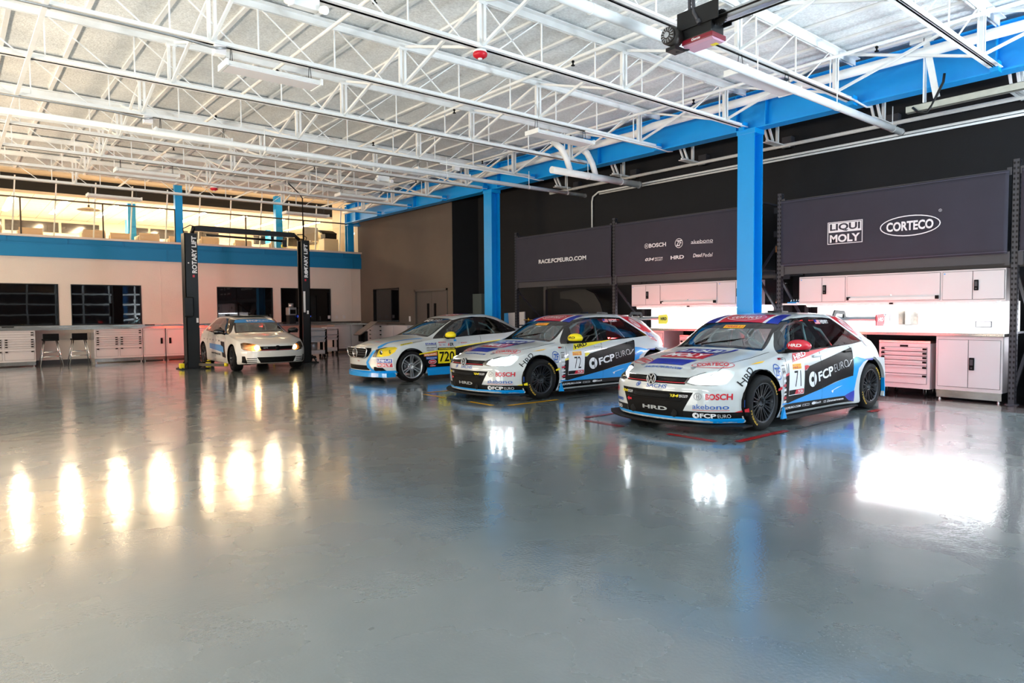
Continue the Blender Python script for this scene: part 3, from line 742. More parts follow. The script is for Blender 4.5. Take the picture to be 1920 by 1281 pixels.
# small deep shelf between the two uprights by the tall column
for z, nm in ((2.08, 'lower'), (2.9, 'middle'), (3.35, 'upper')):
    f = MB(); f.b2((RX+.5, 6.67, z), (RX+1.0, 7.0, z+.03)); f.b2((RX+.48, 6.67, z-.08), (RX+.5, 7.0, z+.03)); tag(f.build('rack_shelf', RACK), nm+' short shelf in the gap right of the tall blue column', 'shelf')
f = MB(); f.b2((12.45, 6.80, 2.53), (12.8, 7.0, 2.65)); tag(f.build('wooden_box', mat('plywood', rgb(190, 130, 80), .7)), 'small plywood box on top of the black crate in the rack gap', 'box')
f = MB(); f.b2((12.45, 6.72, 2.115), (12.9, 7.0, 2.53), bev=.02); tag(f.build('storage_crate', BLACKP), 'black crate under the plywood box in the rack gap', 'crate')

# banners
BAN = mat('charcoal_banner_cloth', rgb(52, 50, 62), .85, noise=.05, nscale=3, bump=.1, bscale=200)
def banner(Y0, Y1, label, items, z0=2.20, z1=3.40):
    t = thing('banner', label, 'banner', (RX-.03, (Y0+Y1)/2, z0), group='charcoal sponsor banners')
    f = MB(); ny, nz = 60, 14; W = Y1-Y0; H = z1-z0
    def P(i, j, d):
        u = i/ny; v = j/nz
        x = -.010*math.sin(u*W*9+.6*math.sin(v*5))*(1-v)*.8 - .006*math.sin(u*W*3.1+1)*(1-v) + d
        return (x, -W/2+W*u, H*v - .015*math.sin(math.pi*u)*(v > .99))
    g = [[f.bm.verts.new(P(i, j, 0)) for j in range(nz+1)] for i in range(ny+1)]
    g2 = [[f.bm.verts.new(P(i, j, .006)) for j in range(nz+1)] for i in range(ny+1)]
    for i in range(ny):
        for j in range(nz):
            q = f.bm.faces.new((g[i][j], g[i][j+1], g[i+1][j+1], g[i+1][j])); q.smooth = True
            q = f.bm.faces.new((g2[i][j], g2[i+1][j], g2[i+1][j+1], g2[i][j+1])); q.smooth = True
    for i in range(ny):
        f.bm.faces.new((g[i][0], g[i+1][0], g2[i+1][0], g2[i][0])); f.bm.faces.new((g[i][nz], g2[i][nz], g2[i+1][nz], g[i+1][nz]))
    for j in range(nz):
        f.bm.faces.new((g[0][j], g2[0][j], g2[0][j+1], g[0][j+1])); f.bm.faces.new((g[ny][j], g[ny][j+1], g2[ny][j+1], g2[ny][j]))
    f.build('cloth', BAN, t)
    f = MB()
    for z in (.03, H-.03): f.b2((-.0185, -W/2, z-.004), (-.0165, W/2, z+.004))
    f.build('hem_seam', mat('hem_thread', rgb(82, 80, 96), .9), t)
    if items: flat_print('printed_logos', items, (-.020, 0, 0), (0, -1, 0), (0, 0, 1), [PRINTW, BAN], t, off=0)
    return t
def at_b(x, y, Y0, Y1):   # image point -> banner coordinates
    p = onx(x, y, RX-.05); return -(p.y-(Y0+Y1)/2), p.z-2.20
# banner with two logos
Y0, Y1 = 3.08, 6.57
L = []
def tx(s, a, b, h, Y0, Y1, **k):
    (u0, v0), (u1, v1) = at_b(*a, Y0, Y1), at_b(*b, Y0, Y1)
    return shape_text(s, (u0+u1)/2, (v0+v1)/2, abs(u1-u0), h, **k)
(u0, v0), (u1, v1) = at_b(1552, 414, Y0, Y1), at_b(1617, 458, Y0, Y1)
um, vm = (u0+u1)/2, (v0+v1)/2; hw, hh = (u1-u0)/2, .19
L += [(shape_rect(um-hw, vm-hh, um+hw, vm+hh), 0), (shape_rect(um-hw+.012, vm-hh+.012, um+hw-.012, vm+hh-.012), 1), (shape_rect(um-hw+.02, vm+.01, um+hw-.02, vm+hh-.02), 0),
      (shape_text('LIQUI', um, vm+.09, 1.72*hw, .135, bold=.035), 1), (shape_text('MOLY', um, vm-.095, 1.72*hw, .135, bold=.035), 0)]
(u0, v0), (u1, v1) = at_b(1650, 424, Y0, Y1), at_b(1764, 422, Y0, Y1)
um, vm = (u0+u1)/2, (v0+v1)/2; hw = (u1-u0)/2
L += [(shape_ring(um, vm, hw, .165, .016), 0), (shape_text('CORTECO', um, vm, hw*1.55, .15, bold=.035), 0), (shape_ring(um+hw*.98, vm+.19, .022, .022, .004, 16), 0), (shape_text('R', um+hw*.98, vm+.19, .012, .018), 0)]
banner(Y0, Y1, 'charcoal banner with a boxed two-line logo and an oval logo', L)
# six logos
Y0, Y1 = 7.10, 10.63; L = []
(u0, v0), (u1, v1) = at_b(1208, 462, Y0, Y1), at_b(1249, 460, Y0, Y1); w_ = (u1-u0)
cx = u0+.06; vm = v0
L += [(shape_ring(cx, vm, .055, .055, .008), 0), (shape_rect(cx-.022, vm-.03, cx-.012, vm+.03), 0), (shape_rect(cx+.012, vm-.03, cx+.022, vm+.03), 0), (shape_rect(cx-.012, vm-.005, cx+.012, vm+.005), 0),
      (shape_text('BOSCH', u0+.13+(w_-.13)/2, vm, w_-.13, .09, bold=.03), 0)]
p = at_b(1273, 456, Y0, Y1)
L += [(shape_ring(p[0], p[1], .10, .10, .012), 0), (shape_text('ZF', p[0], p[1], .14, .12, bold=.03, shear=.15), 0)]
L += [(tx('akebono', (1296, 453), (1337, 451), .075, Y0, Y1, bold=.0), 0)]
a, b = at_b(1296, 457, Y0, Y1), at_b(1337, 455, Y0, Y1); L.append((shape_line(a, b, .008), 0))
L += [(tx('034', (1210, 487), (1227, 486), .065, Y0, Y1, bold=.03, shear=.25), 0), (tx('MOTOR', (1228, 484), (1243, 483.5), .03, Y0, Y1, bold=.02, shear=.25), 0), (tx('SPORT', (1228, 488), (1243, 487.5), .03, Y0, Y1, bold=.02, shear=.25), 0),
      (tx('HRD', (1258, 483), (1283, 482), .075, Y0, Y1, bold=.03), 0), (tx('Dead', (1300, 479), (1317, 478.5), .075, Y0, Y1, bold=.02, shear=.2), 0), (tx('Pedal', (1318, 478.5), (1337, 477.5), .075, Y0, Y1, bold=0, shear=.2), 0)]
banner(Y0, Y1, 'charcoal banner with six small white logos in two rows', L)
Y0, Y1 = 10.73, 14.15
banner(Y0, Y1, 'charcoal banner with a white web address', [(tx('RACE.FCPEURO.COM', (1010, 490), (1099, 484), .105, Y0, Y1, bold=.03), 0)])
banner(-.57, 2.93, 'charcoal banner cut by the right image edge', [])

# ---------------------------------------------------------------- bench units
CAB = mat('cabinet_white_paint', rgb(210, 205, 208), .35, noise=.015, nscale=2)
LEDC = mat('cool_led_tube', (1, 1, 1, 1), .5, emit=(0.90, 0.96, 1.0, 1), estr=45.0)
PANEL = mat('white_splash_panel', rgb(240, 240, 240), .3)
GAP = mat('shadow_gap', rgb(70, 66, 68), .8)
def outline(m, x, y0, y1, z0, z1, t=.004):
    """thin gap frame round a door front (proud of the front plane)"""
    m.b2((x-.002, y0, z0), (x+.001, y0+t, z1)); m.b2((x-.002, y1-t, z0), (x+.001, y1, z1)); m.b2((x-.002, y0, z0), (x+.001, y1, z0+t)); m.b2((x-.002, y0, z1-t), (x+.001, y1, z1))
def latch(parent, x, y, z, h=.16, w=.06):
    f = MB(); f.b2((x-.022, y-w/2, z-h/2), (x, y+w/2, z+h/2), bev=.01); o = f.build('latch', BLACKP, parent)
    f = MB(); f.cyl((x-.026, y, z-h*.32), (x-.02, y, z-h*.32), .012, 10); f.b2((x-.028, y-w*.3, z-h*.1), (x-.02, y+w*.3, z+h*.36)); f.build('lock', CHROME if h > .3 else DARKG, o)
def door_panel(parent, x, y0, y1, z0, z1, name='door'):
    f = MB(); f.b2((x-.012, y0, z0), (x, y1, z1), bev=.003); f.mi = 1; outline(f, x-.0005, y0-.005, y1+.005, z0-.005, z1+.005, .005)
    return f.build(name, [CAB, GAP], parent)
def wall_cabinet(Y0, Y1, label):
    """run of two double-door units with a flip-up unit between, LED tube below"""
    x0 = RX+.02
    t = thing('wall_cabinet', label, 'cabinet', (0, 0, 1.52), group='white wall cabinets of the benches')
    f = MB(); f.b2((x0+.012, Y0, 0), (x0+.37, Y1, .48), bev=.004); f.build('body', CAB, t)
    W = Y1-Y0; a = Y0+W*.268; b = Y0+W*.732
    for u0, u1 in ((Y0, a), (b, Y1)):
        mid = (u0+u1)/2
        d = door_panel(t, x0+.012, u0+.02, mid-.004, .03, .45); 
        d2 = door_panel(t, x0+.012, mid+.004, u1-.02, .03, .45); latch(d, x0, mid-.05, .24)
        f = MB(); f.b2((x0-.002, u1-.055, .415), (x0-.0005, u1-.035, .43)); f.build('maker_badge', MATS['blue_painted_steel'], d2)
    d = door_panel(t, x0+.012, a+.02, b-.02, .03, .45, 'flip_door')
    f = MB(); f.b2((x0-.05, a+.05, .045), (x0, b-.05, .08)); f.mi = 1; f.b2((x0-.052, a+.03, .045), (x0, a+.07, .1)); f.b2((x0-.052, b-.07, .045), (x0, b-.03, .1)); f.build('pull_bar', [WHITE, BLACKP], d)
    f = MB(); f.cyl((x0-.004, (a+b)/2, .12), (x0, (a+b)/2, .12), .012); f.build('lock', CHROME, d)
    f = MB(); f.b2((x0+.03, Y0+.12, -.045), (x0+.17, Y1-.12, 0)); f.build('lamp_housing', STEELW, t)
    f = MB(); f.b2((x0+.04, Y0+.14, -.056), (x0+.16, Y1-.14, -.046)); f.build('led_tube', LEDC, t)
    f = MB(); f.b2((x0+.0, (Y0+Y1)/2-.02, -.03), (x0+.03, (Y0+Y1)/2+.03, -.005)); f.build('switch', BLACKP, t)
    return t
def backsplash(Y0, Y1, label):
    t = thing('splash_panel', label, 'panel', (12.62, (Y0+Y1)/2, 1.04), group='white splash panels of the benches')
    W = Y1-Y0
    f = MB(); f.b2((0, -W/2, 0), (.04, W/2, .48)); f.build('panel', PANEL, t)
    f = MB(); f.b2((-.012, -W/2+.35, .07), (0, -W/2+.58, .17), bev=.004); f.mi = 1; f.b2((-.016, -W/2+.37, .085), (-.011, -W/2+.56, .155)); f.build('power_socket', [DARKG, PANEL], t)
    return t
def worktop(Y0, Y1, label):
    f = MB(); f.b2((RX-.0, Y0, .985), (12.64, Y1, 1.035), bev=.008)
    return tag(f.build('worktop', STAIN), label, 'worktop', 'steel worktops of the benches')
def base_cabinet(Y0, Y1, label):
    x0 = RX+.02; t = thing('base_cabinet', label, 'cabinet', (0, 0, 0), group='white bench base cabinets')
    f = MB(); f.b2((x0+.012, Y0, .15), (12.62, Y1, .985), bev=.004); f.build('body', CAB, t)
    m = (Y0+Y1)/2
    d = door_panel(t, x0+.012, Y0+.03, m-.004, .21, .93); door_panel(t, x0+.012, m+.004, Y1-.03, .21, .93)
    latch(d, x0, m-.05, .57, .19, .07)
    f = MB(); f.b2((x0+.02, Y0+.01, .035), (x0+.04, Y1-.01, .15)); f.build('plinth', STAIN, t)
    for y in (Y0+.05, Y1-.05):
        f = MB(); f.cyl((x0+.05, y, 0), (x0+.05, y, .04), .016, 10); f.cyl((x0+.05, y, 0), (x0+.05, y, .008), .028, 10); f.build('leg', CHROME, t)
    return t
def tool_chest(Y0, Y1, label, side=True):
    x0 = RX+.06; t = thing('tool_chest', label, 'tool chest', (0, 0, 0), group='rolling tool chests under the benches')
    f = MB(); f.b2((x0, Y0, .13), (12.55, Y1, .86), bev=.006); f.build('body', CAB, t)
    f = MB(); f.b2((x0-.006, Y0, .86), (12.55, Y1, .90), bev=.004); f.build('top', STAIN, t)
    f = MB(); f.b2((x0-.012, (Y0+Y1)/2-.06, .80), (x0, (Y0+Y1)/2+.06, .83), bev=.004); f.build('lock_badge', BLACKP, t)
    zs = [.795, .725, .655, .585, .50, .365, .205]
    for z1, z0 in zip(zs[:-1], zs[1:]):
        f = MB(); f.b2((x0-.012, Y0+.05, z0+.006), (x0, Y1-.05, z1-.004), bev=.002); f.mi = 1; outline(f, x0-.0005, Y0+.045, Y1-.045, z0+.001, z1+.001, .006)
        d = f.build('drawer', [CAB, GAP], t)
        f = MB(); f.prism([(x0-.012, z1-.008), (x0-.04, z1-.016), (x0-.04, z1-.03), (x0-.03, z1-.034), (x0-.012, z1-.02)], 1, Y0+.10, Y1-.10)
        f.mi = 1
        for y in (Y0+.05, Y1-.10): f.b2((x0-.042, y, z1-.042), (x0-.012, y+.05, z1-.012))
        f.build('handle', [CAB, BLACKP], d)
    for y in (Y0+.09, Y1-.09):
        for x in (x0+.09, 12.45):
            f = MB(); f.cyl((x, y-.015, .05), (x, y+.015, .05), .05, 16); c = f.build('castor', RUBBER, t)
            f = MB(); f.b2((x-.03, y-.024, .05), (x+.03, y-.018, .125)); f.b2((x-.03, y+.018, .05), (x+.03, y+.024, .125)); f.b2((x-.04, y-.03, .12), (x+.04, y+.03, .132)); f.build('fork', CHROME, c)
    return t
for Y0, Y1, s in ((3.10, 6.24, 'behind car 71'), (7.12, 10.17, 'behind car 72'), (-.45, 2.85, 'at the right image edge')):
    wall_cabinet(Y0, Y1, 'white wall cabinet with a flip-up door and glowing lamp '+s)
    backsplash(Y0, Y1, 'brightly lit white splash panel above the bench '+s)
    worktop(Y0, Y1, 'stainless steel bench worktop '+s)
    base_cabinet(Y0+.02, Y0+.90, 'white double-door base cabinet at the right end of the bench '+s)
    base_cabinet(Y1-.90, Y1-.02, 'white double-door base cabinet at the left end of the bench '+s)
    tool_chest(Y0+.99, Y0+1.76, 'white drawer chest on castors next to the right base cabinet, '+s)
# things on the bench of car 71
BX2 = 12.61
f = MB()
f.prism([(4.6, 1.04), (5.42, 1.04), (5.42, 1.10), (5.38, 1.115), (4.0, 1.115), (3.93, 1.06), (3.93, 1.04)], 0, 12.50, 12.52)
o = f.build('tool_rail', mat('grey_tool_rail', rgb(150, 146, 152), .5)); tag(o, 'long low white tool rail with square slots on the bench behind car 71', 'tool rail')
f = MB()
for k in range(9): f.b2((12.494, 4.02+.155*k, 1.055), (12.499, 4.12+.155*k, 1.095))
f.build('slots', PANEL, o)
flat_print('bay_number', [(shape_text('71', 0, 0, .15, .12, bold=-.01), 0)], (12.618, 5.02, 1.27), (0, -1, 0), (0, 0, 1), [DARKG], None)
tag(bpy.data.objects['bay_number'], 'thin grey bay number 71 on the lit splash panel', 'sign')
f = MB(); f.box((12.45, 4.72, 1.28), (.30, .004, .26), Matrix.Rotation(R(8), 3, 'Z')); f.box((12.45, 4.58, 1.28), (.30, .004, .26), Matrix.Rotation(R(-4), 3, 'Z')); f.b2((12.59, 4.5, 1.15), (12.6, 4.8, 1.41))
tag(f.build('steel_mirror_box', STAIN), 'small open stainless box on the splash panel behind car 71', 'box')
# panels standing between the benches
f = MB(); f.b2((11.98, 6.3, 1.52), (12.4, 6.32, 1.55)); f.b2((11.95, 6.28, 1.50), (12.5, 6.6, 1.53)); tag(f.build('side_shelf', STEELW), 'small white shelf left of the wall cabinet behind car 71', 'shelf')
t = thing('socket_tray', 'blue tray of chrome sockets on the small white shelf', 'tray', (12.2, 6.43, 1.53))
f = MB(); f.b2((-.1, -.13, 0), (.1, .13, .025), bev=.004); f.build('tray', BLUE, t)
for k in range(5):
    f = MB(); f.cyl((0, -.1+.05*k, .025), (0, -.1+.05*k, .085), .016, 10); f.build('socket', CHROME, t)
t = thing('hook_panel', 'black perforated hook panel with hanging tools right of the tall blue column', 'panel', (12.55, 6.84, 1.05))
f = MB(); f.b2((0, -.14, 0), (.03, .14, 1.0)); f.build('board', BLACKP, t)
f = MB(); f.tube([(-.02, -.08, .85), (-.1, -.05, .88), (-.12, 0, .80), (-.05, .05, .74)], .012); f.tube([(-.02, 0, .9), (-.08, .05, .85), (-.08, .08, .78)], .01); f.build('hoses', CHROME, t)
f = MB(); f.tube([(-.02, .12, .62), (-.08, .12, .56), (-.1, .10, .50)], [.012, .03, .04]); f.build('spray_gun', mat('copper', rgb(200, 120, 96), .3, .8), t)
# left open bay: shelf, tools, dark fender
f = MB(); f.b2((RX+.3, 10.73, 1.28), (RX+.72, 10.73+.95, 1.32)); tag(f.build('bench_shelf', STEELW), 'white shelf end left of the wall cabinet behind car 72', 'shelf')
t = thing('work_table', 'dark work table in the open rack bay behind car 72', 'table', (12.4, 12.4, 0))
f = MB(); f.b2((-.35, -1.5, 1.0), (.35, 1.2, 1.05)); f.build('table_top', DARKG, t)
for x in (-.3, .3):
    for y in (-1.4, 1.1):
        f = MB(); f.b2((x-.03, y-.03, 0), (x+.03, y+.03, 1.0)); f.build('leg', DARKG, t)
t = thing('car_fender', 'black spare car fender standing on the work table', 'car part', (12.35, 12.1, 1.05))
f = MB()
arc = [(.30+.46*math.cos(a), .22+.42*math.sin(a)) for a in [R(x) for x in range(20, 121, 10)]]
outer = [(-.52, .78), (-.50, .92), (0.0, .97), (.3, .90), (.52, .55), (.62, .0)]
poly = [(-.78, .70), (-.80, .88), (-.2, .93), (.12, .92), (.42, .80), (.62, .55), (.78, .12), (.80, 0), (.0, 0), (.06, .2), (.02, .42), (-.14, .58), (-.4, .68)]
f.prism([(-p[0], p[1]) for p in poly], 0, -.05, .02); f.build('panel', mat('dark_fender_plastic', rgb(26, 26, 28), .6), t)
t = thing('impact_wrench', 'red and white air tool lying on the work table behind car 72', 'tool', (12.2, 11.35, 1.05))
f = MB(); f.sphere((0, .0, .10), .09, 16, (1, 1.3, 1)); f.sphere((0, -.2, .09), .07, 14); f.sphere((0, .12, .06), .06, 12); f.build('body', RED, t)
f = MB(); f.sphere((0, -.34, .10), .07, 14, (1, 1, 1.2)); f.sphere((0, .18, .05), .04, 10); f.cyl((0, -.85, 0), (0, -.85, .16), .02); f.build('fittings', ALUM, t)
t = thing('hose_reel', 'small red hose loops on the work table behind car 72', 'hose', (12.25, 11.75, 1.05))
f = MB()
for q in range(3): f.tube([(.08*math.cos(a*.5), -.1*q+.1*math.sin(a*.5), .06+.03*math.sin(a)) for a in range(13)], .012)
f.build('hose', RED, t)
t = thing('clamp_stand', 'thin steel stand with brass clamps at the far end of the racks', 'stand', (12.1, 13.9, 0))
f = MB(); f.cyl((0, 0, 0), (0, 0, 1.25), .012); f.cyl((0, 0, 0), (0, 0, .02), .14, 20); f.build('pole', STEELW, t)
f = MB(); f.tube([(0, .2, 1.2), (0, -.6, 1.2)], .014); f.cyl((0, -.52, 1.12), (0, -.52, 1.28), .03); f.cyl((0, 0, 1.15), (0, 0, 1.26), .028); f.build('clamp', mat('brass', rgb(200, 160, 70), .3, .9), t)
# white panel leaning behind car 720, grey door leaf behind the far column
t = thing('display_board', 'white and blue angled board standing behind the roof of car 720', 'board', (12.3, 14.75, 0))
f = MB(); f.prism([(-.45, 0), (.45, 0), (.42, 1.38), (-.45, 1.42)], 0, -.02, .02); f.mi = 1; f.prism([(.1, 0), (.45, .0), (.42, 1.38), (.25, 1.39)], 0, -.026, -.0205); f.build('board', [WHITE, BLUE], t)
f = MB(); f.b2((13.0, 17.2, 0), (13.24, 17.66, 2.0)); tag(f.build('grey_locker', mat('greenish_grey', rgb(88, 98, 96), .6)), 'plain grey locker in the dark corner left of the far blue column', 'locker')
# ================================================================ far wall furniture, lift, carts
CF = 23.20
def counter_unit(X0, X1, label, kind):
    t = thing('counter_cabinet', label, 'cabinet', (0, 0, 0), group='white cabinets under the far counter')
    f = MB(); f.b2((X0+.004, CF+.012, .13), (X1-.004, FY-.01, 1.0), bev=.004); f.build('body', CAB, t)
    f = MB(); f.b2((X0+.01, CF+.02, .03), (X1-.01, CF+.04, .13)); f.build('plinth', STAIN, t)
    for x in (X0+.05, X1-.05):
        f = MB(); f.cyl((x, CF+.05, 0), (x, CF+.05, .04), .016, 8); f.cyl((x, CF+.05, 0), (x, CF+.05, .006), .028, 8); f.build('leg', CHROME, t)
    def front(nm, x0, x1, z0, z1):
        f = MB(); f.b2((x0, CF, z0), (x1, CF+.012, z1), bev=.002); f.mi = 1
        f.b2((x0-.005, CF+.008, z0-.005), (x1+.005, CF+.0125, z1+.005)); return f.build(nm, [CAB, GAP], t)
    def pulls(d, x0, x1, z):
        f = MB(); f.b2((x0+.04, CF-.018, z-.012), (x1-.04, CF, z)); f.mi = 1
        for x in (x0+.012, x1-.07): f.b2((x, CF-.03, z-.03), (x+.058, CF, z-.002))
        f.build('handle', [CAB, BLACKP], d)
    if kind == 'drawers':
        for z0, z1 in ((.895, .955), (.825, .89)): d = front('drawer', X0+.05, X1-.04, z0, z1); pulls(d, X0+.05, X1-.04, z1)
        m = (X0+X1)/2
        for a, b in ((X0+.05, m-.03), (m+.03, X1-.04)):
            for z0, z1 in ((.70, .76), (.635, .695), (.57, .63), (.505, .565), (.19, .43)): d = front('drawer', a, b, z0, z1); pulls(d, a, b, z1)
    else:
        n = 2 if X1-X0 > .9 else 1; w = (X1-X0-.06)/n
        for k in range(n):
            a = X0+.03+w*k; d = front('door', a+.004, a+w-.004, .19, .95)
            hx = a+w-.08 if (kind == 'right' or (n == 2 and k == 0)) else a+.08
            f = MB(); f.b2((hx-.03, CF-.022, .52), (hx+.03, CF, .70), bev=.008); f.build('latch', BLACKP, d)
    return t
for a, b, l, k in ((-.25, 1.0, 'white drawer cabinet outside the left image edge', 'drawers'), (1.0-.55, 1.92, 'white drawer cabinet at the left image edge, left of the stools', 'drawers'), (3.33, 4.61, 'white drawer cabinet right of the stools', 'drawers'),
                   (4.62, 5.24, 'white single-door cabinet right of the drawer cabinet', 'right'), (5.26, 5.88, 'white single-door cabinet behind the left lift post', 'left'), (5.9, 7.1, 'white cabinet behind the parked hatchback, left part', 'drawers'),
                   (7.1, 8.3, 'white double-door cabinet behind the parked hatchback, right part', 'two'), (10.85, 11.5, 'white single-door cabinet right of the tool carts', 'left'), (11.5, 12.0, 'narrow white cabinet in the far right corner', 'right')):
    if a < 0: continue
    counter_unit(a, b, l, k)
f = MB(); f.b2((-3, CF-.02, 1.0), (BX-.02, FY-.004, 1.06)); f.b2((-3, FY-.03, 1.06), (BX-.02, FY-.004, 1.118))
f.mi = 1
for x in (1.2, 4.8): f.b2((x, FY-.036, 1.08), (x+.28, FY-.03, 1.11))
tag(f.build('steel_counter', [STAIN, BLACKP]), 'long stainless steel counter along the far wall', 'worktop')
# counter at the taupe wall
t = thing('counter_cabinet', 'white drawer and door cabinet along the taupe wall behind car 720', 'cabinet', (0, 0, 0), group='white cabinets under the far counter')
f = MB(); f.b2((11.62, 19.4, .13), (BX-.01, 22.2, 1.0), bev=.004); f.build('body', CAB, t)
for k in range(5):
    f = MB(); f.b2((11.60, 21.1, .86-.14*k), (11.62, 21.9, .98-.14*k), bev=.003); d = f.build('drawer', CAB, t)
    f = MB(); f.b2((11.57, 21.15, .95-.14*k), (11.60, 21.85, .965-.14*k)); f.mi = 1; f.b2((11.565, 21.1, .93-.14*k), (11.60, 21.16, .97-.14*k)); f.b2((11.565, 21.84, .93-.14*k), (11.60, 21.9, .97-.14*k)); f.build('handle', [CAB, BLACKP], d)
for a, b in ((20.3, 21.05), (19.45, 20.25)):
    f = MB(); f.b2((11.60, a, .19), (11.62, b, .97), bev=.003); f.build('door', CAB, t)
f = MB(); f.b2((11.58, 20.6, 1.0), (BX, 23.2, 1.05)); tag(f.build('steel_counter', STAIN), 'short stainless counter along the taupe wall', 'worktop')
f = MB(); f.b2((BX-.01, 20.22, 1.12), (BX, 20.32, 1.30)); tag(f.build('light_switch', LPAN), 'white light switch on the taupe wall left of the double door', 'switch')

# bar stools
def stool():
    t = thing('bar_stool', '', 'stool', group='black and chrome bar stools')
    f = MB(); f.b2((-.19, -.2, .70), (.19, .2, .745), bev=.012); f.b2((-.19, .15, .74), (.19, .19, .90), bev=.012); f.build('seat', BLACKP, t)
    # rear rest faces the wall: low back towards the room
    for sx in (-1, 1):
        for sy in (-1, 1):
            f = MB(); f.tube([(sx*.15, sy*.15, .70), (sx*.27, sy*.24, .0)], .013, 8); f.build('leg', CHROME, t)
    f = MB()
    for z, q in ((.25, 1.0), (.38, .9)):
        r = .235*q; c = [(-r, -r*.9, z), (r, -r*.9, z), (r, r*.9, z), (-r, r*.9, z)]
        for i in range(4): f.tube([c[i], c[(i+1) % 4]], .008, 6)
    f.build('footrest', CHROME, t); return t
s = stool(); s.location = (2.27, 23.28, 0); s.rotation_euler = (0, 0, math.pi); s['label'] = 'left one of the two black and chrome bar stools under the counter'
dup(s, (2.96, 23.28, 0), 'right one of the two black and chrome bar stools under the counter')
f = MB(); f.b2((1.93, FY-.03, 0), (3.32, FY-.005, .12)); struct(f.build('baseboard_far', DARKG))

# small things on the far counter
t = thing('sink_tap', 'dark curved tap on the far counter right of the lift', 'tap', (9.9, 23.5, 1.06))
f = MB(); f.tube([(0, 0, 0), (0, 0, .5), (.03, -.05, .58), (.12, -.1, .55), (.15, -.1, .42)], .02); f.build('spout', BLACKP, t)
t = thing('coffee_grinder', 'grey and black bench machine on the far counter by the right lift post', 'machine', (9.35, 23.45, 1.06))
f = MB(); f.b2((-.12, -.15, 0), (.12, .15, .30), bev=.02); f.build('base', BLACK, t)
f = MB(); f.b2((-.14, -.17, .30), (.14, .15, .58), bev=.03); f.cyl((0, 0, .58), (0, 0, .72), .09); f.build('head', ALUM, t)
f = MB(); f.b2((-.10, -.174, .35), (.10, -.168, .5)); f.build('panel', BLACKP, t)
t = thing('bench_lamp', 'small blue glowing lamp on the far counter', 'lamp', (9.98, 23.35, 1.06))
f = MB(); f.cyl((0, 0, 0), (0, 0, .03), .06); f.tube([(0, 0, 0), (0, 0, .22)], .015); f.build('stand', BLACK, t)
f = MB(); f.sphere((0, 0, .26), .05, 12); f.build('bulb', mat('blue_glow', (0.02, 0.05, .6, 1), .3, emit=(.05, .15, 1, 1), estr=3), t)
for k, x in enumerate((10.95, 11.25, 11.55)):
    f = MB(); f.b2((-.05, -.008, 0), (.05, 0, .12), bev=.003); o = f.build('wall_socket', WHITE, loc=(x, FY, 1.22)); tag(o, 'white wall socket above the far counter, '+('left', 'middle', 'right')[k]+' of three', 'socket', 'wall sockets')

# two-post lift
LY = 19.0
lt = thing('vehicle_lift', 'black two-post car lift standing around the white hatchback', 'car lift', (0, LY, 0))
for x0, x1, s in ((4.76, 5.07, 1), (7.86, 8.09, -1)):
    xa, xb = (x0, x1)
    f = MB()
    inner = xb if s > 0 else xa; outer = xa if s > 0 else xb
    f.b2((min(outer, outer+s*.02), -.16, 0), (max(outer, outer+s*.02), .16, 3.5)); f.b2((xa, -.16, 0), (xb, -.145, 3.5)); f.b2((xa, .145, 0), (xb, .16, 3.5))
    for yy in (-.145, .11): f.b2((min(inner, inner-s*.012), yy, 0), (max(inner, inner-s*.012), yy+.035, 3.5))
    f.build('post', BLACK, lt)
    f = MB(); f.b2((xa-.18, -.26, 0), (xb+.18, .26, .025)); 
    for yy in (-.2, .2): f.bar(((xa+xb)/2-.25, yy*.85, .03), ((xa+xb)/2-.13, yy*.8, .22), .015, .03); f.bar(((xa+xb)/2+.25, yy*.85, .03), ((xa+xb)/2+.13, yy*.8, .22), .015, .03)
    for xx in (xa-.13, xb+.13):
        for yy in (-.2, .2): f.cyl((xx, yy, .02), (xx, yy, .05), .018, 8)
    f.build('base_plate', BLACK, lt)
    f = MB(); f.b2((xa+.03, -.13, .10), (xb-.03, .13, .55)); f.build('carriage', DARKG, lt)
    for q in (-1, 1):
        f = MB(); f.bar(((xa+xb)/2+s*.12, q*.1, .11), ((xa+xb)/2+s*.62, q*.75, .10), .08, .07); a = f.build('swing_arm', BLACK, lt)
        f = MB(); f.cyl(((xa+xb)/2+s*.62, q*.75, .07), ((xa+xb)/2+s*.62, q*.75, .16), .05, 14); f.build('lift_pad', YEL, a)
for xx, yy in ((4.62, -.12), (5.24, -.22)):
    f = MB(); f.b2((xx-.05, yy-.07, .03), (xx+.06, yy+.07, .16), bev=.02); f.build('toe_guard', YEL, lt)
f = MB(); f.tube([(5.0, 0, 3.52), (5.02, 0, 3.66), (5.2, 0, 3.68), (7.5, 0, 3.66), (7.72, 0, 3.64), (7.86, 0, 3.52)], .05, 8); f.b2((5.05, -.08, 3.58), (7.7, .08, 3.70)); f.build('crossbar', BLACK, lt)
f = MB(); f.tube([(5.35, .05, 3.50), (7.42, .05, 3.46)], .028, 8); f.b2((7.38, .0, 3.30), (7.5, .1, 3.5)); f.mi = 1; f.b2((7.36, .02, 3.28), (7.41, .08, 3.36)); f.build('shutoff_bar', [BLACK, YEL], lt)
f = MB(); f.tube([(4.8, .05, 3.45), (4.78, .02, 3.62), (4.95, 0, 3.72), (5.1, 0, 3.68)], .012); f.tube([(8.05, .05, 3.45), (8.08, .0, 3.6), (7.95, 0, 3.68), (7.8, 0, 3.66)], .012); f.build('hydraulic_hose', BLACKP, lt)
f = MB(); f.b2((4.68, -.30, 1.35), (4.92, -.16, 1.86), bev=.03); f.build('power_unit', BLACK, lt)
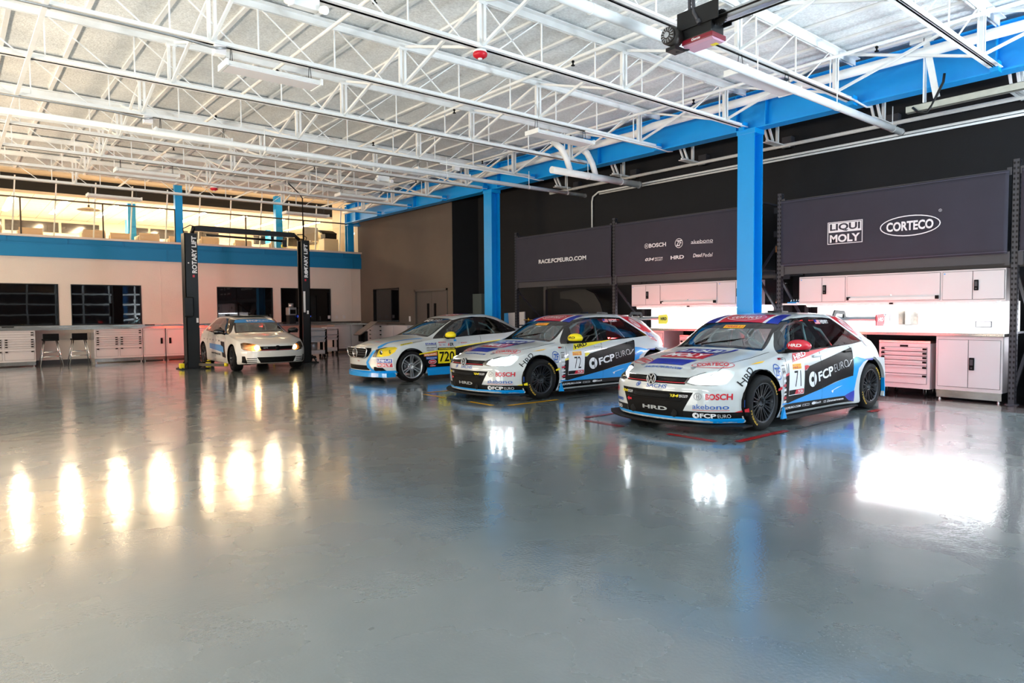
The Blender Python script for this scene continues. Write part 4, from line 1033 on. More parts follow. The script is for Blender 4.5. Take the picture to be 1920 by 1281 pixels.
f = MB(); f.b2((5.0, -.168, 1.2), (5.05, -.162, 1.32)); f.b2((4.83, -.165, 2.72), (4.86, -.162, 2.75)); f.b2((7.95, -.168, 2.55), (8.0, -.162, 2.72)); f.b2((7.88, -.166, 1.45), (7.94, -.162, 2.05)); f.b2((7.98, -.168, 1.4), (8.03, -.162, 1.5)); f.build('warning_stickers', LPAN, lt)
flat_print('post_lettering', [(shape_text('ROTARY LIFT', 0, 0, .95, .12, rot=math.pi/2, bold=.035), 0), (shape_rect(-.05, -.58, .0, -.52), 1)], (4.985, -.165, 2.95), (1, 0, 0), (0, 0, 1), [PRINTW, RED], lt)
flat_print('post_lettering', [(shape_text('ROTARY LIFT', 0, 0, .95, .11, rot=math.pi/2, bold=.035), 0), (shape_rect(-.05, -.58, .0, -.52), 1)], (7.975, -.165, 2.92), (1, 0, 0), (0, 0, 1), [PRINTW, RED], lt)
f = MB(); f.tube([(8.0, 19.05, 3.5), (8.0, 19.05, 4.2), (8.0, 19.05, 4.72), (7.9, 19.05, 4.85), (7.6, 19.05, 5.1)], .016); o = f.build('power_cable', BLACKP); tag(o, 'black cable from the ceiling down to the right lift post', 'cable')

# tool carts beside the lift
def cart(x, y, w, label):
    t = thing('tool_cart', label, 'tool cart', (x, y, 0))
    f = MB(); f.b2((-w/2, -.2, .88), (w/2, .2, .95), bev=.008); f.build('top_tray', CAB, t)
    for z0, z1 in ((.70, .86), (.63, .69), (.50, .58)):
        f = MB(); f.b2((-w/2+.02, -.21, z0), (w/2-.02, -.18, z1), bev=.004); d = f.build('drawer', CAB, t)
        f = MB(); f.b2((-w/2, -.225, z1-.02), (w/2-.0, -.205, z1)); f.build('handle', ALUM, d)
    f = MB(); f.b2((-w/2+.02, -.18, .5), (w/2-.02, .2, .87)); f.build('body', CAB, t)
    for x in (-1, 1):
        f = MB(); f.b2((x*(w/2)-.025, -.2, .1), (x*(w/2)+.025, -.15, .88)); f.b2((x*(w/2)-.025, .15, .1), (x*(w/2)+.025, .2, .88)); f.build('leg', BLACKP, t)
    f = MB(); f.b2((-w/2+.03, -.2, .12), (w/2-.03, .2, .24), bev=.005); f.build('lower_tray', CAB, t)
    for x in (-1, 1):
        for y in (-.17, .17):
            f = MB(); f.cyl((x*(w/2-.03)-.02, y, .05), (x*(w/2-.03)+.02, y, .05), .05, 14); f.build('castor', RUBBER, t)
    return t
cart(9.16, 21.0, .52, 'white tool cart with drawers standing right of the lift')
cart(10.25, 22.3, .42, 'smaller white tool cart farther back right of the lift')
t = thing('waste_bin', 'brushed steel cylinder bin inside the open frame of the near tool cart', 'bin', (9.08, 21.02, .24))
f = MB(); f.cyl((0, 0, 0), (0, 0, .26), .14, 24); f.build('drum', ALUM, t)
t = thing('floor_jack', 'low black and chrome floor jack by the right lift post', 'jack', (8.45, 19.9, 0))
f = MB(); f.b2((-.12, -.3, .06), (.12, .3, .14), bev=.02); f.bar((0, .2, .14), (0, .5, .45), .04, .04); f.build('frame', BLACK, t)
for x, y in ((-.12, -.25), (.12, -.25), (-.12, .25), (.12, .25)):
    f = MB(); f.cyl((x-.02, y, .05), (x+.02, y, .05), .05, 14); f.build('wheel', CHROME, t)
t = thing('display_lectern', 'black stand with a tilted steel reading plate in front of the taupe wall', 'stand', (11.0, 21.1, 0))
f = MB(); f.b2((-.05, -.06, 0), (.05, .06, .80)); f.b2((-.2, -.22, 0), (.2, .22, .02)); f.build('post', BLACK, t)
f = MB(); f.box((0, .0, .90), (.80, .46, .03), Matrix.Rotation(R(-33), 3, 'Y')); f.build('reading_plate', STAIN, t)
f = MB(); f.b2((-.12, .1, .45), (.12, .3, .78)); f.build('cable_box', BLACKP, t)

# parking bay markings painted on the floor
def bay(name, x0, x1, y0, y1, num, m, label):
    t = thing(name, label, 'floor marking', (x0, y0, 0)); t['kind'] = 'structure'
    L, W = x1-x0, y1-y0; w = .085; items = []
    def stripe(a, b, c, d): items.append((shape_rect(a, b, c, d), 0))
    for a, b in ((.12, .75), (W-.75, W-.12)): stripe(-w, a, 0, b)
    stripe(.12, -w, 1.15, 0); stripe(.12, W, 1.15, W+w); stripe(L-.35, -w, L, 0); stripe(L-.35, W, L, W+w)
    flat_print('stripes', items, (0, 0, 0), (1, 0, 0), (0, 1, 0), [m], t, off=.002)
    num_ = [(shape_text(num, -.06, -.04, .16, .10, rot=-math.pi/4, bold=.02), 0)]
    for k in range(14): num_.append((shape_rect(1.35+.09*k, -.075, 1.42+.09*k, -.03), 0))
    num_.append((shape_text('FCP EURO', -.05, W/2, .075, .45, bold=.02), 0))
    flat_print('bay_number', num_, (0, 0, 0), (1, 0, 0), (0, 1, 0), [mat('dark_floor_print', rgb(40, 44, 46), .4)], t, off=.002)
bay('floor_marking', 6.36, 10.05, 4.10, 6.28, '71', mat('red_floor_paint', rgb(150, 14, 22), .25), 'red bay markings on the floor around car 71')
bay('floor_marking', 6.36, 10.05, 7.97, 10.15, '72', mat('yellow_floor_paint', rgb(208, 152, 20), .25), 'yellow bay markings on the floor around car 72')
# ================================================================ cars: body builder
def pchip(tab, x):
    xs = [t[0] for t in tab]; ys = [t[1] for t in tab]; n = len(xs)
    if x <= xs[0]: return ys[0]
    if x >= xs[-1]: return ys[-1]
    i = 0
    while x > xs[i+1]: i += 1
    h = [xs[k+1]-xs[k] for k in range(n-1)]; d = [(ys[k+1]-ys[k])/h[k] for k in range(n-1)]
    def m(k):
        if k == 0: return d[0]
        if k == n-1: return d[-1]
        if d[k-1]*d[k] <= 0: return 0.0
        w1, w2 = 2*h[k]+h[k-1], h[k]+2*h[k-1]
        return (w1+w2)/(w1/d[k-1]+w2/d[k])
    t = (x-xs[i])/h[i]; t2, t3 = t*t, t*t*t
    return ys[i]*(2*t3-3*t2+1) + h[i]*m(i)*(t3-2*t2+t) + ys[i+1]*(-2*t3+3*t2) + h[i]*m(i+1)*(t3-t2)
def smooth(a, b, x):
    t = max(0.0, min(1.0, (x-a)/(b-a))); return t*t*(3-2*t)
def catmull(pts, sub):
    out = []
    n = len(pts)
    for i in range(n-1):
        p0 = pts[max(i-1, 0)]; p1 = pts[i]; p2 = pts[i+1]; p3 = pts[min(i+2, n-1)]
        for k in range(sub):
            t = k/sub; q = []
            for c in range(2):
                m1 = (p2[c]-p0[c])*.5*.8; m2 = (p3[c]-p1[c])*.5*.8
                q.append(p1[c]*(2*t**3-3*t**2+1)+m1*(t**3-2*t**2+t)+p2[c]*(-2*t**3+3*t**2)+m2*(t**3-t**2))
            out.append(tuple(q))
    out.append(pts[-1]); return out

def half_section(P, x):
    g = lambda k: pchip(P[k], x)
    zb, yw, yb, zbl, ye, ze, zc = g('zb'), g('yw'), g('yb'), g('zbelt'), g('ye'), g('ze'), g('zc')
    H = zbl-zb
    a = (yb, zbl); e = (ye, ze)
    bul = P.get('bulge', .018)*smooth(.05, .3, ze-zbl)
    def le(t): return (a[0]+(e[0]-a[0])*t+bul*math.sin(math.pi*t), a[1]+(e[1]-a[1])*t)
    low = [(0, zb), (.55*yw, zb), (yw-.07, zb), (yw-.018, zb+.05*min(1, H/.5)), (yw-.004, zb+.20*H), (yw, zb+.45*H), (yw-.006, zb+.66*H), (yb+.55*(yw-yb), zb+.86*H), a]
    up = [a, le(.35), le(.7), e, (ye*.82, ze+.58*(zc-ze)), (ye*.45, ze+.92*(zc-ze)), (0, zc)]
    L = catmull(low, 3); U = catmull(up, 3)
    return L + U[1:]

def build_body(P):
    bm = bmesh.new()
    x0, x1 = P['x0'], P['x1']
    xs = [x0, x0+.012, x0+.035, x0+.07]; x = x0+.12
    while x < x1-.10: xs.append(x); x += .06
    xs += [x1-.07, x1-.03, x1-.01, x1]
    shr = {0: .955, 1: .978, 2: .993, len(xs)-1: .96, len(xs)-2: .98, len(xs)-3: .993}
    rows = []
    for i, x in enumerate(xs):
        h = half_section(P, x); s = shr.get(i, 1.0)
        if s != 1.0:
            zm = (h[0][1]+h[-1][1])/2
            h = [(y*s, zm+(z-zm)*(1-(1-s)*1.6)) for y, z in h]
        rows.append(h)
    n = len(rows[0])
    def warp(x, y, z):
        a = 1-smooth(x0, P['fade_f'], x)
        X = x + a*(P['sb_f']*(abs(y)/.9)**P.get('sb_pow', 2.4) + pchip(P['prof_f'], z))
        b = smooth(P['fade_r'], x1, x)
        X -= b*(P['sb_r']*(abs(y)/.9)**3 - pchip(P['prof_r'], z))
        return (X, y, z)
    def ring(x, h, sc=1.0):
        L = [bm.verts.new(warp(x, -y*sc, z)) for y, z in h]
        Rr = [L[0]] + [bm.verts.new(warp(x, y*sc, z)) for y, z in h[1:-1]] + [L[-1]]
        return L, Rr
    rings = [ring(x, h) for x, h in zip(xs, rows)]
    def skin(A, B, flip):
        for j in range(len(A)-1):
            q = (A[j], A[j+1], B[j+1], B[j])
            q = list(dict.fromkeys(q))
            if len(q) < 3: continue
            f = bm.faces.new(q[::-1] if flip else q); f.smooth = True
    for (La, Ra), (Lb, Rb) in zip(rings[:-1], rings[1:]):
        skin(La, Lb, True); skin(Ra, Rb, False)
    # end caps as vertical grids
    for (L, Rr), h, x, fl in ((rings[0], rows[0], xs[0], False), (rings[-1], rows[-1], xs[-1], True)):
        K = 8; pl, pr = L, Rr
        for k in range(1, K+1):
            sc = 1-k/K
            if sc > 1e-6:
                nl = [L[0]] + [bm.verts.new(warp(x, -y*sc, z)) for y, z in h[1:-1]] + [L[-1]]
                nr = [L[0]] + [bm.verts.new(warp(x, y*sc, z)) for y, z in h[1:-1]] + [L[-1]]
            else:
                mid = [L[0]] + [bm.verts.new(warp(x, 0, z)) for y, z in h[1:-1]] + [L[-1]]; nl = nr = mid
            skin(pl, nl, not fl if False else fl); skin(pr, nr, not fl)
            pl, pr = nl, nr
    bmesh.ops.remove_doubles(bm, verts=bm.verts, dist=.0006)
    bmesh.ops.dissolve_degenerate(bm, dist=.0004, edges=bm.edges)
    bmesh.ops.recalc_face_normals(bm, faces=bm.faces)
    for f in bm.faces: f.smooth = True
    return bm

PROJ = {'side': (0, 2, 1), 'front': (1, 2, 0), 'top': (0, 1, 2)}
def inside(poly, p):
    r = False; n = len(poly); j = n-1
    for i in range(n):
        if (poly[i][1] > p[1]) != (poly[j][1] > p[1]) and p[0] < (poly[j][0]-poly[i][0])*(p[1]-poly[i][1])/(poly[j][1]-poly[i][1])+poly[i][0]: r = not r
        j = i
    return r
def cut(bm, poly, view, ok):
    """score the body along a polygon seen in a projection; returns the faces inside it"""
    a, b, c = PROJ[view]
    lo = [min(p[k] for p in poly)-.002 for k in (0, 1)]; hi = [max(p[k] for p in poly)+.002 for k in (0, 1)]
    def cand():
        out = []
        for f in bm.faces:
            if not ok(f): continue
            u = [v.co[a] for v in f.verts]; w = [v.co[b] for v in f.verts]
            if max(u) < lo[0] or min(u) > hi[0] or max(w) < lo[1] or min(w) > hi[1]: continue
            out.append(f)
        return out
    n = len(poly)
    for i in range(n):
        p, q = poly[i], poly[(i+1) % n]
        nr = Vector((0, 0, 0)); nr[a] = -(q[1]-p[1]); nr[b] = q[0]-p[0]
        if nr.length < 1e-7: continue
        co = Vector((0, 0, 0)); co[a] = p[0]; co[b] = p[1]
        el = [min(p[k], q[k])-.03 for k in (0, 1)]; eh = [max(p[k], q[k])+.03 for k in (0, 1)]
        fs = []
        for f in cand():
            u = [v.co[a] for v in f.verts]; w = [v.co[b] for v in f.verts]
            if max(u) < el[0] or min(u) > eh[0] or max(w) < el[1] or min(w) > eh[1]: continue
            fs.append(f)
        geom = list({v for f in fs for v in f.verts}) + list({e for f in fs for e in f.edges}) + fs
        if geom: bmesh.ops.bisect_plane(bm, geom=geom, dist=1e-5, plane_co=co, plane_no=nr.normalized())
    res = []
    for f in cand():
        m = f.calc_center_median()
        if inside(poly, (m[a], m[b])): res.append(f)
    return res
def detach(bm, faces, name, mats, parent, push=0.0, solid=0.0, mi=0):
    """lift faces off the body into a mesh of their own"""
    nb = bmesh.new(); vm = {}
    for f in faces:
        vs = []
        for v in f.verts:
            if v not in vm: vm[v] = nb.verts.new(v.co + v.normal*push)
            vs.append(vm[v])
        try:
            g = nb.faces.new(vs); g.smooth = True; g.material_index = mi
        except ValueError: pass
    me = bpy.data.meshes.new(name); nb.to_mesh(me); nb.free()
    for m in (mats if isinstance(mats, list) else [mats]): me.materials.append(m)
    o = bpy.data.objects.new(name, me); COL.objects.link(o); o.parent = parent
    bmesh.ops.delete(bm, geom=faces, context='FACES')
    return o

class Wrap:
    """flat shapes wrapped on the body by dropping them along one axis"""
    def __init__(s, bvh, view, sign, name):
        s.bvh, s.view, s.sign, s.name = bvh, view, sign, name; s.items = []; s.mats = []
    def add(s, shape, m, layer=1):
        if m not in s.mats: s.mats.append(m)
        s.items.append((shape, s.mats.index(m), layer))
    def build(s, parent, grid=.05, limit=None):
        out = bmesh.new(); a, b, c = PROJ[s.view]
        for (vs, fs), mi, layer in s.items:
            bm = bmesh.new(); vv = [bm.verts.new((u, w, 0)) for u, w in vs]
            for f in fs:
                try: bm.faces.new([vv[i] for i in f])
                except ValueError: pass
            us = [v[0] for v in vs]; ws = [v[1] for v in vs]
            for k, (l, h) in enumerate(((min(us), max(us)), (min(ws), max(ws)))):
                t = math.ceil(l/grid)*grid
                while t < h:
                    co = Vector((0, 0, 0)); co[k] = t; no = Vector((0, 0, 0)); no[k] = 1
                    bmesh.ops.bisect_plane(bm, geom=bm.verts[:]+bm.edges[:]+bm.faces[:], dist=1e-6, plane_co=co, plane_no=no); t += grid
            bmesh.ops.triangulate(bm, faces=[f for f in bm.faces if len(f.verts) > 4])
            mp = {}
            for v in bm.verts:
                o = Vector((0, 0, 0)); o[a] = v.co.x; o[b] = v.co.y; o[c] = 4.0*s.sign if s.view != 'front' else -4.0
                d = Vector((0, 0, 0)); d[c] = -s.sign if s.view != 'front' else 1.0
                h, n, i, dist = s.bvh.ray_cast(o, d)
                if h is not None and (limit is None or limit(h)):
                    if n.dot(d) > 0: n = -n
                    mp[v] = out.verts.new(h + n*(.0022+.0011*layer))
            for f in bm.faces:
                if all(v in mp for v in f.verts):
                    q = [mp[v] for v in f.verts]
                    if max((q[0].co-p.co).length for p in q) > grid*3.2: continue
                    nn = (q[1].co-q[0].co).cross(q[2].co-q[0].co)
                    d = Vector((0, 0, 0)); d[c] = -s.sign if s.view != 'front' else 1.0
                    if nn.dot(d) > 0: q = q[::-1]
                    g = out.faces.new(q); g.material_index = mi; g.smooth = True
            bm.free()
        me = bpy.data.meshes.new(s.name); out.to_mesh(me); out.free()
        for m in s.mats: me.materials.append(m)
        o = bpy.data.objects.new(s.name, me); COL.objects.link(o); o.parent = parent
        return o

# ---------------------------------------------------------------- shared car materials
PAINT = paint_two_sided('white_car_paint', rgb(198, 202, 202))
TRIM = mat('black_gloss_trim', rgb(10, 10, 11), .12, coat=.6)
CARB = mat('dark_carbon', rgb(13, 14, 16), .5, spec=.2, noise=.15, nscale=80)
WGLASS = glass('windscreen_glass', (0.84, 0.97, 0.96, 1), .36, shine=(.80, .97, 1, 1))
SGLASS = glass('side_glass', (0.66, 0.90, 0.90, 1), .09)
V_BLK = mat('vinyl_black', rgb(8, 8, 10), .35, spec=.2)
V_BLU = mat('vinyl_blue', rgb(0, 150, 228), .28, coat=.5)
V_NAV = mat('vinyl_dark_blue', rgb(22, 40, 160), .28, coat=.5)
V_RED = mat('vinyl_red', rgb(206, 22, 44), .3, coat=.4)
V_WHT = mat('vinyl_white', rgb(232, 232, 234), .35)
V_YEL = mat('vinyl_yellow', rgb(244, 222, 14), .35)
V_GLD = mat('vinyl_amber', rgb(248, 190, 20), .35)
V_TXB = mat('vinyl_text_blue', rgb(24, 84, 170), .35)
V_GRY = mat('vinyl_grey', rgb(120, 122, 126), .35)
V_ORG = mat('vinyl_orange', rgb(226, 130, 60), .35)
V_SIL = mat('vinyl_silver', rgb(170, 174, 176), .3, .3)
RIMB = mat('black_rim', rgb(50, 52, 56), .32, .7)
BADGE = mat('badge_silver', rgb(186, 188, 190), .4, .4)
TYREL = mat('tyre_lettering_gold', rgb(196, 158, 44), .6)
RIMS = mat('silver_rim', rgb(190, 192, 194), .28, .8)
SEATF = mat('seat_fabric', rgb(24, 24, 26), .9)
CAGE = mat('roll_cage_steel', rgb(176, 180, 180), .4, .3)
HLAMP = mat('lit_headlamp', (1, 1, 1, 1), .1, emit=(0.88, 0.97, 1.0, 1), estr=30.0)
HLSOFT = mat('glowing_lamp_inside', rgb(190, 200, 200), .2, emit=(0.88, 0.97, 1.0, 1), estr=.12)
HLGLASS = glass('headlamp_cover', (0.93, 0.95, 0.95, 1), .06)
LENSB = mat('headlamp_inside', rgb(150, 156, 158), .2, .6)
TAILB = mat('bright_tail_lamp', (0.5, 0.0, 0.01, 1), .2, emit=(1, .06, .03, 1), estr=36.0)
TAILR = mat('lit_tail_lamp', (0.5, 0.0, 0.01, 1), .2, emit=(1, .03, .03, 1), estr=22.0)

def make_wheel(parent, x, y, side, rad, rim_r, width, style, steer=0.0, brand=None, rim_mat=None):
    """side: -1 left / +1 right; outer face points to side"""
    e = bpy.data.objects.new('wheel', None); COL.objects.link(e); e.empty_display_size = .1; e.parent = parent
    e.location = (x, y, rad); e.rotation_euler = (0, 0, steer)
    s = side; w = width/2
    f = MB()
    f.lathe([(rim_r-.02, -w*s*.9), (rim_r+.012, -w*s), (rad-.03, -w*s), (rad-.008, -w*s*.86), (rad, -w*s*.6), (rad, w*s*.6), (rad-.008, w*s*.86), (rad-.03, w*s), (rad-.055, w*s*1.01), (rim_r+.012, w*s), (rim_r-.012, w*s*.9)], (0, 0, 0), (0, 1, 0), 48)
    f.build('tyre', RUBBER, e)
    rm = rim_mat or RIMB
    f = MB()
    f.lathe([(rim_r-.012, w*s*.9), (rim_r+.008, w*s*.95), (rim_r-.006, w*s*.97), (rim_r-.022, w*s*.86), (rim_r-.03, w*s*.5), (rim_r-.05, 0), (rim_r-.03, -w*s*.8), (rim_r-.005, -w*s*.9)], (0, 0, 0), (0, 1, 0), 48)
    if style == 'multi':
        n = 11; hub = .088
        f.lathe([(0, w*s*.55), (.05, w*s*.55), (.055, w*s*.68), (hub, w*s*.70), (hub+.01, w*s*.55), (hub, w*s*.3)], (0, 0, 0), (0, 1, 0), 32)
        for k in range(n):
            for q in (-1, 1):
                a0 = 2*math.pi*k/n + q*.085; a1 = 2*math.pi*k/n + q*.115
                p0 = Vector((hub*.9*math.cos(a0), w*s*.62, hub*.9*math.sin(a0))); p1 = Vector(((rim_r-.02)*math.cos(a1), w*s*.80, (rim_r-.02)*math.sin(a1)))
                f.bar(p0, p1, .013, .03, up=(0, 1, 0))
    elif style == 'six':
        n = 6; hub = .075
        f.lathe([(0, w*s*.6), (.032, w*s*.6), (.034, w*s*.72), (hub, w*s*.7), (hub+.01, w*s*.5), (hub, w*s*.3)], (0, 0, 0), (0, 1, 0), 32)
        for k in range(n):
            for q in (-1, 1):
                a0 = 2*math.pi*(k+.5)/n + q*.30; a1 = 2*math.pi*(k+.5)/n + q*.115
                p0 = Vector((hub*.9*math.cos(a0), w*s*.62, hub*.9*math.sin(a0))); p1 = Vector(((rim_r-.02)*math.cos(a1), w*s*.82, (rim_r-.02)*math.sin(a1)))
                f.bar(p0, p1, .022, .03, up=(0, 1, 0))
    else:
        n = 5; hub = .07
        f.lathe([(0, w*s*.7), (hub, w*s*.7), (hub+.01, w*s*.5), (hub, w*s*.3)], (0, 0, 0), (0, 1, 0), 32)
        for k in range(n):
            for q in (-1, 1):
                a0 = 2*math.pi*k/n + q*.2; a1 = 2*math.pi*k/n + q*.2
                p0 = Vector((hub*.9*math.cos(a0), w*s*.66, hub*.9*math.sin(a0))); p1 = Vector(((rim_r-.02)*math.cos(a1), w*s*.82, (rim_r-.02)*math.sin(a1)))
                f.bar(p0, p1, .03, .03, up=(0, 1, 0))
    f.build('rim', rm, e)
    f = MB(); f.lathe([(0, -.01*s), (.15, -.01*s), (.15, .015*s), (0, .015*s)], (0, 0, 0), (0, 1, 0), 32); f.b2((.07, -.03, -.08), (.16, .03, .08)); f.build('brake_disc', mat('brake_steel', rgb(90, 90, 92), .35, .8) if 'brake_steel' not in MATS else MATS['brake_steel'], e)
    f = MB()
    for k in range(5):
        a = 2*math.pi*k/5+.3; f.cyl((.045*math.cos(a), w*s*.66, .045*math.sin(a)), (.045*math.cos(a), w*s*.74, .045*math.sin(a)), .008, 8)
    f.build('wheel_nuts', CHROME if style != 'multi' else BLACK, e)
    if brand:
        f = MB()
        vs, fs, asp = letters(brand, .03, 0, 1.05)
        for c0 in (-2.2, .9):
            vv = []
            for u, v in vs:
                ang = c0 + (u-.5)*.80; r = rim_r+.034 + v*.024
                vv.append(f.bm.verts.new((r*math.sin(ang)*(-s), w*s*1.012+.003*s, r*math.cos(ang))))
            for q in fs:
                try: f.bm.faces.new([vv[i] for i in q])
                except ValueError: pass
        f.build('tyre_lettering', TYREL, e, fix=False)
    return e
def wheel_well(parent, x, z, r, y_out, side):
    f = MB(); n = 20; y_in = y_out-.36
    prev = None
    pts = [(x+r*math.cos(math.pi*(1.16-1.32*k/n)), z+r*math.sin(math.pi*(1.16-1.32*k/n))) for k in range(n+1)]
    for p, q in zip(pts[:-1], pts[1:]): f.quad([(p[0], side*y_out, p[1]), (q[0], side*y_out, q[1]), (q[0], side*y_in, q[1]), (p[0], side*y_in, p[1])])
    f.bm.faces.new([f.bm.verts.new((p[0], side*y_in, p[1])) for p in pts])
    return f.build('wheel_well', BLACKP, parent)
def arc_poly(cx, cz, r, z_floor, n=26):
    pts = [(cx+r*math.cos(R(a)), cz+r*math.sin(R(a))) for a in [-32+244*k/n for k in range(n+1)]]
    return [(pts[0][0], z_floor)] + pts + [(pts[-1][0], z_floor)]
def race_seat(parent, x, y, z, head=True, text=None):
    f = MB()
    f.b2((x-.02, y-.24, z), (x+.46, y+.24, z+.12), bev=.04)
    f.box((x+.52, y, z+.40), (.12, .46, .74), Matrix.Rotation(R(14), 3, 'Y'), bev=.04)
    for s in (-1, 1): f.box((x+.44, y+s*.22, z+.38), (.22, .05, .44), Matrix.Rotation(R(14), 3, 'Y'), bev=.02); f.box((x+.50, y+s*.19, z+.70), (.26, .05, .26), Matrix.Rotation(R(8), 3, 'Y'), bev=.02)
    o = f.build('race_seat', SEATF, parent)
    return o
def mirror(parent, x, y, z, side, m, text=None, tm=None):
    f = MB()
    f.sphere((x, side*(y+.14), z), .1, 24, (1.15, 1.5, .80))
    for v in f.bm.verts:
        if v.co.x > x+.035: v.co.x = x+.035
        if v.co.z < z-.045: v.co.z = z-.045
    o = f.build('wing_mirror', m, parent)
    f = MB(); f.b2((x-.07, side*(y-.01), z-.068), (x+.03, side*(y+.26), z-.043), bev=.010); f.bar((x+.0, side*(y-.06), z-.10), (x-.01, side*(y+.05), z-.06), .06, .03); f.build('mirror_foot', BLACKP, o)
    f = MB(); f.b2((x+.0355, side*(y+.03), z-.035), (x+.0375, side*(y+.25), z+.05)); f.build('mirror_glass', CHROME, o)
    if text:
        vs, fs = shape_text(text, 0, 0, .17, .036, bold=.03)
        g = MB(); vv = []
        for u, v in vs:   # on the front of the shell
            yy = -u if side < 0 else -u
            py = side*(y+.14)+yy; k = max(0.0, 1-((yy)/.15)**2-((v+.012)/.080)**2)
            vv.append(g.bm.verts.new((x-.115*math.sqrt(k)-.003, py, z+v+.012)))
        for q in fs:
            try: g.bm.faces.new([vv[i] for i in q])
            except ValueError: pass
        g.build('mirror_lettering', tm, o, fix=False)
    return o
# ---------------------------------------------------------------- hatchback body tables (race width) and builder
GOLF = dict(
    x0=-.87, x1=3.44, fade_f=-.20, sb_f=.36, fade_r=2.9, sb_r=.16,
    prof_f=[(.10, .03), (.30, .0), (.50, .0), (.57, .015), (.62, .035), (.70, .09)], prof_r=[(.2, 0), (.5, 0), (.7, -.06), (1.0, -.02)],
    zc=[(-.87, .655), (-.78, .69), (-.6, .75), (-.3, .815), (0, .86), (.3, .90), (.40, .935), (.5, .985), (.65, 1.075), (.85, 1.19), (1.0, 1.262), (1.2, 1.322), (1.5, 1.36), (1.9, 1.374), (2.3, 1.365), (2.7, 1.33), (2.95, 1.29), (3.05, 1.23), (3.15, 1.11), (3.28, .98), (3.36, .88), (3.42, .72), (3.44, .62)],
    ze=[(-.87, .64), (-.6, .715), (-.3, .775), (0, .825), (.3, .865), (.5, .895), (.62, .95), (.8, 1.07), (1.0, 1.19), (1.2, 1.27), (1.5, 1.32), (1.9, 1.335), (2.3, 1.32), (2.6, 1.275), (2.85, 1.20), (3.0, 1.11), (3.15, 1.0), (3.3, .90), (3.4, .75), (3.44, .60)],
    ye=[(-.87, .56), (-.5, .66), (0, .71), (.4, .73), (.6, .70), (.8, .665), (1.0, .635), (1.3, .605), (1.8, .59), (2.4, .58), (2.8, .58), (3.0, .60), (3.2, .68), (3.35, .74), (3.44, .70)],
    zbelt=[(-.87, .60), (-.6, .67), (-.3, .725), (0, .775), (.3, .82), (.5, .855), (1.0, .885), (1.7, .92), (2.4, .95), (2.8, .97), (3.1, .95), (3.3, .86), (3.44, .56)],
    yb=[(-.87, .66), (-.6, .76), (-.3, .82), (0, .85), (.4, .85), (1.0, .845), (2, .845), (2.6, .835), (3.0, .81), (3.2, .80), (3.44, .76)],
    yw=[(-.87, .74), (-.75, .86), (-.6, .91), (-.4, .95), (0, .965), (.40, .962), (.50, .93), (.8, .905), (1.8, .905), (2.15, .925), (2.35, .965), (2.77, .975), (3.1, .965), (3.25, .93), (3.44, .86)],
    zb=[(-.87, .115), (-.5, .11), (0, .115), (.5, .10), (2.4, .10), (3.0, .16), (3.44, .25)])
WB = 2.75
